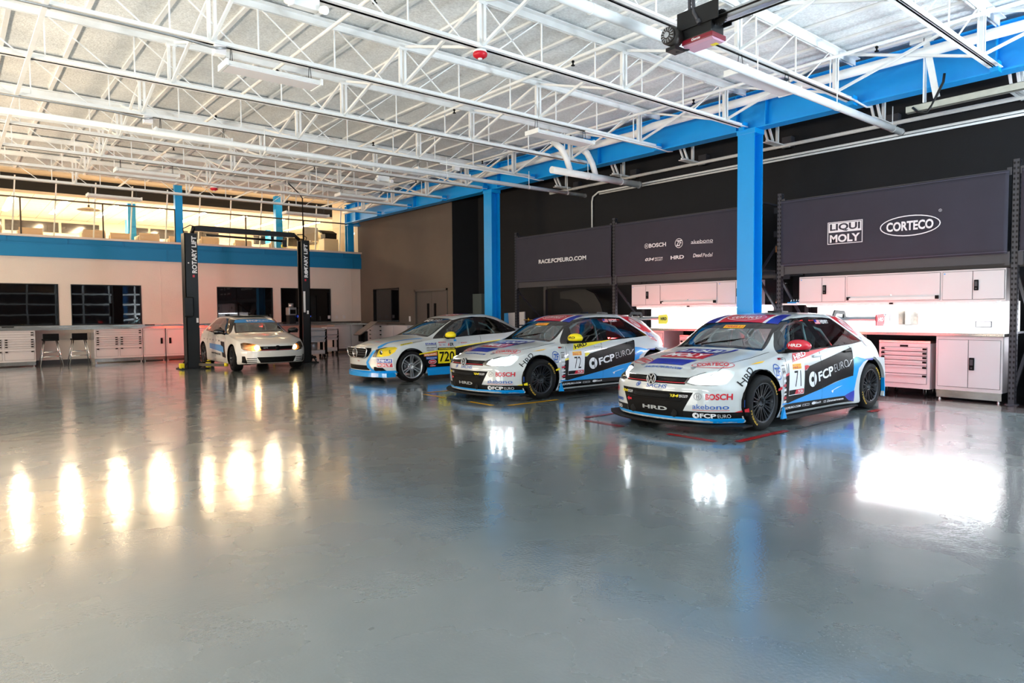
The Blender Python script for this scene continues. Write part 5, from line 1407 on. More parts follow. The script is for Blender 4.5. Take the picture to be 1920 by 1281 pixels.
def hatch(name, label, P, loc, rz, wheels, opts):
    root = thing(name, label, 'car', loc, rz)
    bm = build_body(P)
    bvh = BVHTree.FromBMesh(bm)
    HALF = opts.get('half', .97)
    # wheel arches
    ar = opts.get('arch', .375); wr = opts.get('wheel_r', .325)
    for cx in (0, WB):
        for s in (-1, 1):
            fs = cut(bm, arc_poly(cx, wr+.012, ar, .0), 'side', lambda f, s=s: f.calc_center_median().y*s > .45)
            bmesh.ops.delete(bm, geom=fs, context='FACES')
            wheel_well(root, cx, wr+.012, ar+.004, HALF-.03, s)
    # side windows: black surround, then the panes
    sw = opts['side_windows']
    for s in (-1, 1):
        ok = lambda f, s=s: f.calc_center_median().y*s > .40 and f.calc_center_median().z > .80
        for f in cut(bm, opts['side_trim'], 'side', ok): f.material_index = 1
        for k, w in enumerate(sw):
            fs = cut(bm, w, 'side', ok)
            detach(bm, fs, 'side_window', SGLASS, root)
    ok = lambda f: f.normal.x < -.15 and f.calc_center_median().z > .84 and .3 < f.calc_center_median().x < 1.5
    for f in cut(bm, opts['ws_trim'], 'front', ok): f.material_index = 1
    fs = cut(bm, opts['ws'], 'front', ok)
    detach(bm, fs, 'windscreen', opts.get('ws_glass', WGLASS), root)
    ok = lambda f: f.normal.x > .1 and f.calc_center_median().z > .95 and f.calc_center_median().x > 2.8
    fs = cut(bm, [(-.52, .99), (.52, .99), (.47, 1.19), (-.47, 1.19)], 'front', ok)
    if fs: detach(bm, fs, 'rear_window', SGLASS, root)
    # nose: headlamps, grille, lower intake
    okn = lambda f: f.calc_center_median().x < .25 and f.normal.x < .2
    for s in (-1, 1):
        fs = cut(bm, [(s*y, z) for y, z in opts['headlamp']], 'front', okn)
        hl = detach(bm, fs, 'headlight', HLGLASS, root)
        # housing just behind the cover
        inner = bmesh.new(); inner.from_mesh(hl.data)
        for v in inner.verts: v.co += Vector((.10, -s*.03, -.003))
        me = bpy.data.meshes.new('reflector'); inner.to_mesh(me); inner.free(); me.materials.append(opts.get('lamp_inside', LENSB))
        o = bpy.data.objects.new('reflector', me); COL.objects.link(o); o.parent = hl
        for (ly, lz, lr) in opts['bulbs']:
            h, n, i, d = bvh.ray_cast(Vector((-4, s*ly, lz)), Vector((1, 0, 0)))
            if h:
                f = MB(); f.sphere(h+Vector((.045, -s*.018, 0)), lr, 16, (.45, 1, 1)); f.build('bulb', opts.get('lamp_mat', HLAMP), hl)
    for nm, poly, m, push in opts['nose_panels']:
        fs = cut(bm, poly, 'front', okn)
        if fs: detach(bm, fs, nm, m, root, push=push)
    me = bpy.data.meshes.new('body'); bm.to_mesh(me); bm.free()
    me.materials.append(opts.get('paint', PAINT)); me.materials.append(TRIM)
    b = bpy.data.objects.new('body', me); COL.objects.link(b); b.parent = root
    for cx, st in ((0, opts.get('steer', 0)), (WB, 0)):
        for s in (-1, 1):
            make_wheel(root, cx, s*(HALF-.135), s, wr, opts.get('rim_r', .235), .25, opts.get('rim', 'multi'), st, opts.get('tyre'), opts.get('rim_mat'))
    return root, bvh, b
def cabin(root, cage=True, dash_x=.75):
    f = MB(); f.b2((dash_x-.1, -.66, .72), (dash_x+.22, .66, .90), bev=.05); f.build('dashboard', mat('dashboard_grey', rgb(84, 90, 92), .7) if 'dashboard_grey' not in MATS else MATS['dashboard_grey'], root)
    f = MB(); f.b2((.5, -.70, .25), (3.0, .70, .30)); f.build('cabin_floor', BLACKP, root)
    race_seat(root, 1.25, -.36, .33)
    f = MB(); n = 18; c = Vector((1.12, -.36, .86))
    pts = [c+Vector((.04*math.cos(2*math.pi*k/n)*0.4+.05*math.sin(2*math.pi*k/n), .15*math.cos(2*math.pi*k/n), .15*math.sin(2*math.pi*k/n))) for k in range(n+1)]
    f.tube(pts, .014, 8); f.bar(c+Vector((0, -.14, 0)), c+Vector((0, .14, 0)), .03, .02); f.bar(c, c+Vector((-.3, 0, -.1)), .04, .04); f.build('steering_wheel', BLACKP, root)
    if cage:
        r = .022; f = MB()
        hoop = [(1.62, -.62, .3), (1.62, -.60, .92), (1.60, -.535, 1.22), (1.6, -.42, 1.285), (1.6, .42, 1.285), (1.60, .535, 1.22), (1.62, .60, .92), (1.62, .62, .3)]
        f.tube(hoop, r)
        for s in (-1, 1):
            f.tube([(1.6, s*.5, 1.262), (1.2, s*.53, 1.215), (.95, s*.575, 1.10), (.62, s*.64, .88), (.55, s*.64, .4)], r)
            f.tube([(1.6, s*.42, 1.27), (2.2, s*.48, 1.12), (2.75, s*.56, .62)], r)
            f.tube([(1.6, s*.60, .85), (1.1, s*.635, .60), (.6, s*.64, .45)], r)
            f.tube([(1.62, s*.61, .45), (1.1, s*.635, .62), (.6, s*.64, .78)], r)
        f.tube([(1.61, -.55, 1.2), (1.62, .6, .5)], r); f.tube([(1.61, .55, 1.2), (1.62, -.6, .5)], r)
        f.tube([(1.60, -.42, 1.27), (2.75, .56, .62)], r*.9); f.tube([(1.1, -.545, 1.18), (1.1, .545, 1.18)], r)
        f.build('roll_cage', CAGE, root)
# ---------------------------------------------------------------- sedan and road hatchback tables
SEDAN = dict(
    x0=-.78, x1=3.78, fade_f=-.15, sb_f=.30, fade_r=3.3, sb_r=.16,
    prof_f=[(.15, .03), (.30, .0), (.50, .0), (.58, .02), (.70, .05)], prof_r=[(.2, 0), (.5, 0), (.7, -.03), (1.0, -.02)],
    zc=[(-.78, .70), (-.7, .735), (-.5, .785), (-.2, .84), (.2, .89), (.42, .925), (.55, .985), (.75, 1.085), (1.0, 1.2), (1.2, 1.28), (1.45, 1.345), (1.9, 1.385), (2.2, 1.375), (2.5, 1.33), (2.8, 1.22), (3.05, 1.09), (3.2, 1.03), (3.5, 1.01), (3.68, .995), (3.74, .9), (3.78, .8)],
    ze=[(-.78, .68), (-.5, .74), (-.2, .79), (.2, .84), (.5, .88), (.65, .93), (.9, 1.07), (1.15, 1.2), (1.4, 1.29), (1.7, 1.33), (2.0, 1.33), (2.3, 1.29), (2.6, 1.19), (2.85, 1.07), (3.05, 1.0), (3.4, .985), (3.7, .965), (3.78, .78)],
    ye=[(-.78, .52), (-.5, .62), (0, .68), (.5, .70), (.7, .69), (1.0, .65), (1.4, .60), (1.9, .58), (2.4, .57), (2.7, .57), (3.0, .60), (3.4, .62), (3.78, .60)],
    zbelt=[(-.78, .62), (-.5, .69), (0, .77), (.5, .84), (1, .88), (1.75, .91), (2.4, .94), (2.9, .96), (3.4, .955), (3.7, .92), (3.78, .74)],
    yb=[(-.78, .60), (-.5, .74), (0, .82), (1, .825), (2.6, .825), (3.2, .79), (3.78, .72)],
    yw=[(-.78, .70), (-.6, .83), (-.3, .885), (0, .90), (.5, .885), (2.2, .885), (2.76, .90), (3.2, .87), (3.78, .78)],
    zb=[(-.78, .17), (0, .14), (.4, .14), (2.4, .14), (3, .17), (3.78, .28)])
def lifted(P, dz):
    Q = dict(P)
    for k in ('zc', 'ze', 'zbelt', 'zb'): Q[k] = [(x, z+dz) for x, z in P[k]]
    for k in ('prof_f', 'prof_r'): Q[k] = [(z+dz, v) for z, v in P[k]]
    return Q
ROAD = lifted(GOLF, .06)
ROAD['zb'] = [(-.87, .21), (-.5, .18), (0, .18), (.5, .16), (2.4, .16), (3.0, .22), (3.44, .31)]
ROAD['yw'] = [(-.87, .72), (-.75, .83), (-.6, .87), (-.4, .90), (0, .915), (.5, .91), (.8, .90), (1.8, .90), (2.75, .915), (3.1, .91), (3.25, .88), (3.44, .82)]
ROAD['prof_f'] = [(.16, .05), (.28, .0), (.5, .0), (.62, .01), (.68, .02), (.78, .07)]
# ---------------------------------------------------------------- the two race hatchbacks
SIDE_TRIM = [(.54, .87), (.76, 1.07), (.90, 1.19), (1.02, 1.25), (1.24, 1.295), (1.6, 1.312), (2.0, 1.302), (2.2, 1.287), (2.32, 1.25), (2.70, .955), (2.4, .93), (1.7, .895), (1.1, .87)]
SIDE_WIN = [[(.80, .895), (.90, 1.145), (1.03, 1.215), (1.24, 1.262), (1.44, 1.275), (1.53, .91)],
            [(1.66, .92), (1.585, 1.272), (2.0, 1.268), (2.17, 1.255), (2.40, .948)],
            [(2.44, .952), (2.21, 1.25), (2.27, 1.235), (2.61, .965)]]
WS_TRIM = [(-.66, .905), (-.3, .925), (.3, .925), (.66, .905), (.63, 1.0), (.545, 1.245), (.4, 1.27), (0, 1.285), (-.4, 1.27), (-.545, 1.245), (-.63, 1.0)]
WS = [(-.62, .93), (-.3, .955), (.3, .955), (.62, .93), (.53, 1.165), (-.53, 1.165)]
HEADL = [(.42, .572), (.445, .625), (.54, .690), (.71, .718), (.795, .695), (.80, .655), (.785, .567), (.73, .548), (.52, .550)]
def mp(shape, fn): return [fn(u, v) for u, v in shape[0]], shape[1]
def F_text(s, y, z, w, h, rot=0, **k): return mp(shape_text(s, 0, 0, w, h, rot=rot, **k), lambda u, v: (y-u, z+v))
def T_text(s, x, y, w, h, rot=0, **k): return mp(shape_text(s, 0, 0, w, h, rot=rot, **k), lambda u, v: (x+v, y-u))
def F_poly(*p): return shape_poly(p)
def gear_disc(W, x, z, r, m, m2, layer, dx=1):
    W.add(shape_ellipse(x, z, r, r), m, layer); W.add(shape_ellipse(x-.1*r, z, r*.36, r*.36, 16), m2, layer+1)
    W.add(shape_poly([(x+.42*r*dx, z+r), (x+.56*r*dx, z+r), (x+.32*r*dx, z-.0*r), (x+.56*r*dx, z-r), (x+.40*r*dx, z-r), (x+.18*r*dx, z)]), m2, layer+1)
def boxed_logo(W, fn, w, h, layer):
    """two-line boxed logo: white on dark blue over white on red"""
    W.add(mp(shape_rect(-w/2-.012, -h/2-.012, w/2+.012, h/2+.012), fn), V_WHT, layer)
    W.add(mp(shape_rect(-w/2, .006, w/2, h/2), fn), V_NAV, layer+1); W.add(mp(shape_rect(-w/2, -h/2, w/2, -.002), fn), V_RED, layer+1)
    W.add(mp(shape_text('LIQUI', 0, h*.255, w*.88, h*.34, bold=.03), fn), V_WHT, layer+2)
    W.add(mp(shape_text('MOLY', 0, -h*.25, w*.88, h*.34, bold=.03), fn), V_WHT, layer+2)
def oval_logo(W, fn, a, b, layer, bg, ring, txt):
    if bg: W.add(mp(shape_ellipse(0, 0, a*1.04, b*1.08), fn), bg, layer)
    W.add(mp(shape_ring(0, 0, a, b, b*.10), fn), ring, layer+1)
    W.add(mp(shape_text('CORTECO', 0, 0, a*1.5, b*.95, bold=.03), fn), txt, layer+1)

def race_hatch(name, label, loc, rz, accent, accent_txt, num, driver):
    opts = dict(side_trim=SIDE_TRIM, side_windows=SIDE_WIN, ws_trim=WS_TRIM, ws=WS, headlamp=HEADL, bulbs=[(.55, .62, .036), (.70, .65, .042), (.62, .635, .03)], lamp_inside=HLSOFT,
        nose_panels=[('upper_grille', [(-.435, .555), (.435, .555), (.455, .635), (-.455, .635)], BLACKP, -.004),
                     ('lower_grille', [(-.42, .165), (.42, .165), (.42, .255), (.53, .468), (-.53, .468), (-.42, .255)], BLACKP, -.003),
                     ], tyre='PIRELLI', steer=0.0)
    root, bvh, body = hatch(name, label, GOLF, loc, rz, None, opts)
    cabin(root)
    hit = lambda y, z: bvh.ray_cast(Vector((-4, y, z)), Vector((1, 0, 0)))[0]
    # grille details: red line, badge, intake fins
    f = MB()
    ys = [-.43+.86*k/20 for k in range(21)]
    f.tube([hit(y, .575)+Vector((-.008, 0, 0)) for y in ys], .0045, 6); f.build('red_grille_line', V_RED, root)
    f = MB()
    for z in (.597, .612): f.tube([hit(y, z)+Vector((-.004, 0, 0)) for y in ys], .003, 5)
    f.build('grille_slats', TRIM, root)
    p = hit(0, .60)+Vector((-.02, 0, 0)); ax = Vector((-1, 0, .12))
    f = MB(); f.lathe([(0, -.03), (.066, -.03), (.066, 0), (.060, .006), (.056, .002), (0, .002)], p, ax, 28); bd = f.build('badge', BLACKP, root)
    f = MB(); f.lathe([(.056, .0), (.060, .010), (.067, .010), (.069, .0)], p, ax, 32)
    q = p+Vector((-.006, 0, 0))
    def L(a, b): f.bar(q+Vector((-.0, -a[0], a[1])), q+Vector((-.0, -b[0], b[1])), .007, .009, up=(1, 0, 0))
    L((-.026, .05), (0, .008)); L((.026, .05), (0, .008)); L((-.05, .026), (-.022, -.05)); L((-.022, -.05), (0, .0)); L((0, .0), (.022, -.05)); L((.022, -.05), (.05, .026))
    f.build('badge_ring', BADGE, bd)
    f = MB()
    for z in (.37, .455):
        f.tube([hit(y, z)+Vector((-.012, 0, 0)) for y in [-.40+.8*k/16 for k in range(17)]], .007, 6)
    f.build('intake_frame', CARB, root)
    f = MB(); f.tube([hit(y, .41)+Vector((.0, 0, 0)) for y in [-.27+.54*k/10 for k in range(11)]], .026, 8); f.build('intake_slot', mat('intake_dark', rgb(6, 6, 7), .9) if 'intake_dark' not in MATS else MATS['intake_dark'], root)
    for s in (-1, 1):
        f = MB(); h = hit(s*.31, .215); f.lathe([(0, .002), (.042, .002), (.046, 0), (.042, -.006)], h+Vector((-.003, 0, 0)), (-1, 0, 0), 24); f.build('tow_hole', MATS['intake_dark'], root)
    # splitter, skirts, rear wing, tail lamps
    n = 24; out = []
    for k in range(n+1):
        y = -1.0+2.0*k/n; out.append((-.918+.42*abs(y)**2.6, y))
    f = MB(); f.prism(out+[(-.30, 1.0), (-.30, -1.0)], 2, .085, .105); f.build('splitter', CARB, root)
    f = MB()
    for s in (-1, 1): f.prism([(.40, s*.80), (.43, s*.99), (2.30, s*.985), (2.36, s*.80)], 2, .080, .098)
    f.build('side_skirt', CARB, root)
    for s in (-1, 1):
        f = MB(); f.prism([(.36, .10), (.40, .24), (.46, .10)], 1, min(s*.955, s*.985), max(s*.955, s*.985)); f.build('skirt_fin', V_BLU, root)
    f = MB(); sec = [(2.93, 1.262), (2.98, 1.298), (3.08, 1.300), (3.17, 1.308), (3.175, 1.296), (3.08, 1.250), (2.98, 1.240)]
    f.prism(sec, 1, -.93, .93); w = f.build('rear_wing', V_SIL, root)
    for s in (-1, 1):
        f = MB(); f.prism([(2.92, 1.17), (2.92, 1.33), (3.15, 1.345), (3.18, 1.30), (3.18, 1.20), (3.14, 1.165)], 1, min(s*.93, s*.945), max(s*.93, s*.945)); f.build('wing_endplate', accent, w)
        f = MB(); f.prism([(2.62, 1.30), (2.70, 1.40), (2.98, 1.39), (3.02, 1.35), (3.02, 1.28), (2.96, 1.28), (2.96, 1.34), (2.74, 1.345), (2.68, 1.28)], 1, min(s*.44, s*.46), max(s*.44, s*.46)); f.build('wing_stay', BLACK, w)
    flat_print('endplate_lettering', [(shape_text('HRD', 0, 0, .17, .055, bold=.035), 0)], (3.05, -.946, 1.262), (1, 0, 0), (0, 0, 1), [accent_txt], w)
    f = MB(); f.b2((1.75, -.06, 1.373), (1.95, .06, 1.40), bev=.01); f.build('roof_hatch', CARB, root)
    for s in (-1, 1):
        f = MB()
        pts = []
        for z in (.765, .80, .835, .865):
            row = []
            for x in (3.12, 3.20, 3.27, 3.33):
                h = bvh.ray_cast(Vector((x, s*4, z)), Vector((0, -s, 0)))[0]
                row.append(f.bm.verts.new((h if h else Vector((x, s*.7, z)))+Vector((.002, s*.004, 0))))
            pts.append(row)
        for a, b in zip(pts[:-1], pts[1:]):
            for k in range(3): f.bm.faces.new((a[k], a[k+1], b[k+1], b[k]))
        f.build('tail_light', TAILR, root)
        f = MB(); f.b2((3.425, s*.38-.14, .77), (3.437, s*.38+.16, .86)); f.build('tail_light', TAILR, root)
    mirror(root, .72, .845, .965, -1, accent, 'HRD', accent_txt)
    arc = [(WB+.378*math.cos(R(a)), .337+.378*math.sin(R(a))) for a in range(72, -29, -10)]
    for s in (-1, 1):
        f = MB(); f.prism([(2.80, .735), (3.10, .715)]+[(3.135, .45), (3.13, .15)]+arc[::-1], 1, min(s*.94, s*.985), max(s*.94, s*.985))
        f.mi = 1; f.prism([(3.12, .15), (3.13, .30), (3.10, .42), (3.115, .15)], 1, min(s*.94, s*.988), max(s*.94, s*.988)); f.build('rear_fender_blade', [PAINT, V_BLU], root)
    # door shuts and handles
    f = MB()
    for pts in ([(1.455, z) for z in (.14, .25, .4, .55, .7, .8, .9)], [(.60, z) for z in (.26, .4, .55, .7, .8, .87)], [(2.26, z) for z in (.62, .7, .8, .9)]):
        P_ = []
        for x, z in pts:
            h = bvh.ray_cast(Vector((x, -4, z)), Vector((0, 1, 0)))[0]
            if h: P_.append(h+Vector((0, -.001, 0)))
        f.tube(P_, .0035, 5)
    pts = []
    for k in range(16):
        x = -.60+.072*k; y = -.62-.012*k if k < 10 else -.73
        h = bvh.ray_cast(Vector((x, y, 3)), Vector((0, 0, -1)))[0]
        if h and h.z < .93: pts.append(h+Vector((0, 0, .001)))
    f.tube(pts, .003, 5)
    f.build('panel_gaps', TRIM, root)
    for x in (1.36, 2.17):
        f = MB(); h = bvh.ray_cast(Vector((x, -4, .80 if x < 2 else .832)), Vector((0, 1, 0)))[0]
        f.box(h+Vector((0, -.012, .008)), (.20, .022, .032), bev=.01); f.build('door_handle', PAINT if x < 2 else V_BLK, root)
    for s in (-1, 1):
        f = MB(); h = bvh.ray_cast(Vector((-.55, s*.38, 3)), Vector((0, 0, -1)))[0]; f.bar(h+Vector((-.05, 0, .002)), h+Vector((.05, 0, .014)), .018, .012); f.build('bonnet_pin', V_GRY, root)
    f = MB()
    for s in (-1, 1): f.tube([(.46, s*.05+.3, .962), (.55, s*.2+.05, 1.02), (.66, s*.30-.1, 1.055)], .007, 6)
    f.build('wiper', BLACKP, root)
    # ---- flank printing (both sides share the layout, the visible one carries the lettering)
    for s in (-1, 1):
        W = Wrap(bvh, 'side', s, 'side_graphics'); P = shape_poly
        W.add(P([(.455, .29), (.55, .62), (1.08, .64), (1.15, .69), (1.75, .79), (2.30, .885), (2.262, .74), (2.235, .50), (1.80, .44), (1.45, .378), (.60, .262)]), V_BLK, 1)
        W.add(P([(.385, .275), (.455, .29), (.60, .262), (1.45, .378), (2.235, .50), (2.262, .30), (2.05, .236), (1.44, .236), (.41, .258)]), V_BLU, 1)
        W.add(P([(2.272, .76), (2.37, .75), (2.56, .715), (2.60, .70), (2.49, .675), (2.36, .60), (2.30, .46), (2.262, .30), (2.235, .50), (2.262, .74)]), V_BLU, 1)
        W.add(P([(2.545, .715), (2.80, .715), (2.76, .69), (2.60, .70)]), V_NAV, 2)
        W.add(P([(2.05, .236), (2.262, .30), (2.275, .142), (2.16, .165)]), V_NAV, 2)
        W.add(P([(.36, .228), (.48, .255), (2.05, .236), (2.17, .165), (2.275, .146), (2.275, .10), (.36, .10)]), V_BLK, 2)
        W.add(P([(.76, .755), (.80, .865), (1.0, .868), (1.73, .905)]), accent, 2)
        W.add(P([(1.03, .70), (1.10, .705), (1.15, .69), (1.08, .652), (1.03, .64)]), accent, 3)
        W.add(P([(.545, .595), (.545, .622), (.66, .640), (.66, .612)]), accent, 3)
        W.add(P([(.29, .44), (.29, .468), (.385, .49), (.385, .455)]), accent, 3)
        # bonnet-side and rear quarter
        W.add(P([(2.20, 1.335), (2.42, 1.33), (2.98, 1.03), (2.80, 1.0), (2.72, .99)]), V_RED, 1)
        W.add(P([(2.12, 1.34), (2.20, 1.335), (2.72, .99), (2.69, .965)]), V_WHT, 2)
        W.add(P([(-.95, .12), (-.95, .165), (-.33, .165), (-.33, .12)]), V_BLU, 1)
        if s < 0:
            W.add(P([(.605, .352), (.985, .352), (1.03, .748), (.65, .748)]), V_WHT, 4)
            W.add(shape_text(num, .845, .548, .155, .20, bold=-.005), V_BLK, 5)
            W.add(shape_rect(.735, .668, .945, .735), V_GLD, 5); W.add(shape_text('PIRELLI', .84, .688, .19, .026, bold=.03), V_RED, 6); W.add(shape_text('MOTORSPORT', .84, .716, .19, .014), V_RED, 6)
            W.add(P([(.61, .36), (.975, .36), (.982, .418), (.617, .418)]), V_BLK, 5); W.add(P([(.76, .36), (.975, .36), (.982, .418), (.80, .418)]), V_RED, 6); W.add(shape_text('TCR', .895, .389, .12, .036, bold=.03, shear=.2), V_WHT, 7)
            gear_disc(W, 1.215, .517, .098, V_WHT, V_BLK, 3)
            W.add(shape_text('FCP', 1.555, .57, .40, .125, rot=.17, bold=.03), V_WHT, 3); W.add(shape_text('EURO', 1.965, .652, .36, .10, rot=.17, bold=-.025), V_WHT, 3)
            W.add(P([(2.13, .63), (2.145, .63), (2.245, .728), (2.195, .708), (2.195, .70), (2.215, .708)]), V_WHT, 3)
            W.add(shape_text('HRD', .955, .833, .30, .062, rot=.17, bold=.035), accent_txt, 4)
            W.add(shape_text('RACE.FCPEURO.COM', .65, .204, .55, .027, bold=.03), V_WHT, 4)
            W.add(shape_frame(.97, .19, 1.14, .216, .004), V_WHT, 4); W.add(shape_rect(1.04, .19, 1.046, .216), V_WHT, 4)
            W.add(shape_ellipse(1.25, .208, .05, .019), V_WHT, 4); W.add(shape_text('Eibach', 1.345, .208, .18, .028, bold=.02, shear=.2), V_WHT, 4)
            if num == '71': W.add(shape_frame(1.51, .19, 1.57, .216, .006), V_WHT, 4); W.add(shape_text('Zimmermann', 1.81, .203, .44, .028, bold=.03), V_WHT, 4)
            W.add(shape_ring(.325, .665, .078, .094, .010), V_TXB, 4); W.add(shape_text('ZF', .325, .665, .11, .10, bold=.02, shear=.12), V_TXB, 4)
            W.add(shape_text('TC', .495, .812, .13, .025, bold=.035, shear=.2), V_BLK, 4); W.add(shape_rect(.43, .80, .49, .823), V_RED, 3)
            for k, (z0, z1, m) in enumerate(((.725, .735, V_BLK), (.68, .70, V_GRY), (.595, .625, V_WHT), (.53, .56, V_WHT), (.475, .505, V_RED), (.42, .45, V_WHT), (.375, .395, V_WHT), (.325, .355, V_RED), (.28, .305, V_WHT))):
                W.add(shape_rect(.43 if k > 1 else .45, z0, .535, z1), m, 4)
            W.add(shape_text('aws', .49, .655, .09, .03), V_BLK, 4)
            W.add(P([(1.70, .33), (1.735, .30), (1.75, .31), (1.76, .335), (2.0, .385), (1.86, .367)]), V_WHT, 3)
            oval_logo(W, lambda u, v: (2.545+u*.80-v*.35, 1.185+v*.9-u*.35), .135, .075, 3, V_WHT, V_RED, V_RED)
            boxed_logo(W, lambda u, v: (2.80+u*.8-v*.38, .93+v*.93-u*.25), .20, .15, 3)
            W.add(shape_text('HRD', -.25, .645, .30, .062, rot=.60, bold=.0), V_BLK, 4)
            # flag and driver name on the rear door glass
            W.add(shape_rect(1.70, 1.212, 1.83, 1.266), V_WHT, 4)
            for k in range(4): W.add(shape_rect(1.70, 1.212+.0145*k, 1.83, 1.2195+.0145*k), V_RED, 5)
            W.add(shape_rect(1.70, 1.236, 1.755, 1.266), V_NAV, 6)
            W.add(shape_text(driver, 1.96, 1.24, .22, .048, bold=.02), V_WHT, 4)
            W.add(P([(-.10, .765), (.04, .785), (.18, .80), (.12, .783)]), V_GLD, 4)
        W.build(root)
    # ---- nose printing
    W = Wrap(bvh, 'front', -1, 'nose_graphics')
    for s in (-1, 1):
        W.add(F_poly((s*.42, .165), (s*.97, .165), (s*.97, .245), (s*.86, .247), (s*.42, .253)), V_BLK, 1)
        W.add(F_poly((s*.86, .247), (s*.97, .243), (s*.97, .30), (s*.92, .275)), accent, 2)
    W.add(shape_rect(-.97, .10, .97, .176), V_BLU, 2)
    W.add(F_text('BOSCH', -.75, .425, .20, .070, bold=.03), V_RED, 2)
    W.add(shape_ring(-.575, .425, .040, .042, .006), V_GRY, 2); W.add(shape_rect(-.59, .40, -.583, .45), V_GRY, 2); W.add(shape_rect(-.567, .40, -.56, .45), V_GRY, 2); W.add(shape_rect(-.583, .421, -.567, .429), V_GRY, 2)
    W.add(F_text('akebono', -.675, .310, .305, .056, bold=.005), V_TXB, 2); W.add(shape_rect(-.83, .268, -.52, .273), V_RED, 2)
    gear_disc(W, -.552, .207, .034, V_WHT, V_BLK, 3, -1)
    W.add(F_text('FCP', -.665, .207, .145, .052, bold=.035), V_WHT, 3); W.add(F_text('EURO', -.79, .204, .088, .040, bold=-.01), V_WHT, 3)
    W.add(F_text('SACHS', -.075, .522, .30, .046, bold=.01, shear=.25), V_TXB, 2)
    W.add(shape_ring(.205, .523, .044, .022, .009, 20, -.5), V_TXB, 2); W.add(shape_ellipse(.200, .523, .020, .009, 16, -.5), V_TXB, 2)
    W.add(F_text('HRD', -.048, .262, .36, .045, bold=.035), V_SIL, 3)
    for y in (-.31, .47):
        W.add(F_text('034', y, .422, .12, .034, bold=.03, shear=.2), V_YEL, 3); W.add(F_text('MOTOR', y-.115, .430, .10, .014, bold=.02, shear=.2), V_WHT, 3); W.add(F_text('SPORT', y-.115, .412, .10, .014, bold=.02, shear=.2), V_WHT, 3)
    W.add(F_poly((.42, .33), (.38, .36), (.38, .342), (.33, .342), (.33, .318), (.38, .318), (.38, .30)), V_RED, 3)
    W.add(F_text('BOSCH', .75, .425, .20, .070, bold=.03), V_RED, 2); W.add(F_text('akebono', .675, .310, .305, .056), V_TXB, 2); W.add(F_text('FCP EURO', .70, .207, .26, .045, bold=.03), V_WHT, 3)
    W.add(F_poly((-.90, .30), (-.925, .30), (-.925, .385), (-.905, .385)), V_TXB, 2)
    # windscreen strip
    W.add(shape_rect(-.155, 1.166, .155, 1.206), V_GLD, 2); W.add(F_text('PIRELLI', 0, 1.186, .28, .024, bold=.035, shear=.15), V_RED, 3)
    W.add(F_text('HRD', 0, 1.150, .10, .012, bold=.03), V_WHT, 2)
    W.build(root, limit=lambda h: h.x < 1.15)
    # ---- bonnet and roof printing
    W = Wrap(bvh, 'top', 1, 'top_graphics')
    W.add(shape_poly([(-.342, .33), (-.338, -.27), (-.535, -.20), (-.535, .33)]), V_NAV, 2)
    W.add(T_text('RACE.FCPEURO.COM', -.612, .03, .56, .046, bold=.035, shear=.2), V_TXB, 2)
    W.add(shape_poly([(-.27, .36), (-.27, -.30), (.02, -.26), (.02, .36)]), V_RED, 2); W.add(T_text('MOLY', -.115, .05, .56, .20, bold=.03), V_WHT, 3)
    W.add(shape_poly([(.03, .36), (.03, -.26), (.30, -.26), (.30, .36)]), V_NAV, 2); W.add(T_text('LIQUI', .165, .05, .56, .19, bold=.03), V_WHT, 3)
    W.add(shape_poly([(-.33, -.285), (-.30, -.285), (.10, -.33), (.36, -.40), (.34, -.34), (.06, -.285)]), V_NAV, 2)
    for s in (-1, 1):
        c, sn = math.cos(s*.52), math.sin(s*.52)
        fn = lambda u, v, s=s: (-.385+v*math.cos(.5)+s*-u*-math.sin(.5)*-1 if False else -.385+v*.87+(u*.49 if s < 0 else -u*.49), s*.525-u*.87+(v*.49 if s < 0 else -v*.49))
        oval_logo(W, fn, .245, .085, 2, None, V_RED, V_RED)
    x0, x1 = .965, 1.33
    W.add(shape_rect(x0, -.34, x1, .34), V_RED, 2)
    for s in (-1, 1):
        W.add(shape_poly([(x0, s*.34), (x0, s*.385), (x1, s*.375), (x1, s*.34)]), V_WHT, 2)
        W.add(shape_poly([(x0, s*.385), (x0+.02, s*.55), (x1+.08, s*.50), (x1+.06, s*.375), (x1, s*.375)]), V_NAV, 2)
    oval_logo(W, lambda u, v: (1.14+v*1.5, -u), .29, .085, 3, None, V_WHT, V_WHT)
    W.build(root, limit=lambda h: not (.36 < h.x < .93))
    return root, bvh
race_hatch('race_car', 'white race hatchback number 71 with a red mirror, nearest the camera', (7.34, 5.20, 0), R(-1.0), V_RED, V_WHT, '71', 'HENRY')
race_hatch('race_car', 'white race hatchback number 72 with a yellow mirror, second from the camera', (7.38, 9.10, 0), R(-1.0), V_YEL, V_BLK, '72', 'VINCENT')
# ---------------------------------------------------------------- the sedan number 720 and the road hatchback
ST2 = [(.56, .86), (.80, 1.02), (1.0, 1.145), (1.2, 1.245), (1.4, 1.29), (1.7, 1.318), (2.1, 1.305), (2.33, 1.25), (2.58, 1.16), (2.87, 1.03), (2.86, .985), (2.5, .945), (1.7, .912), (1.1, .88)]
SW2 = [[(.80, .885), (.98, 1.06), (1.2, 1.20), (1.42, 1.262), (1.72, 1.285), (1.70, .925)], [(1.80, .93), (1.84, 1.285), (2.1, 1.28), (2.31, 1.225), (2.52, 1.145), (2.56, .965)], [(2.60, .97), (2.56, 1.13), (2.81, 1.02), (2.77, .985)]]
WT2 = [(-.66, .90), (-.3, .93), (.3, .93), (.66, .90), (.64, .98), (.56, 1.25), (.4, 1.275), (0, 1.29), (-.4, 1.275), (-.56, 1.25), (-.64, .98)]
WS2 = [(-.63, .925), (-.3, .955), (.3, .955), (.63, .925), (.55, 1.18), (-.55, 1.18)]
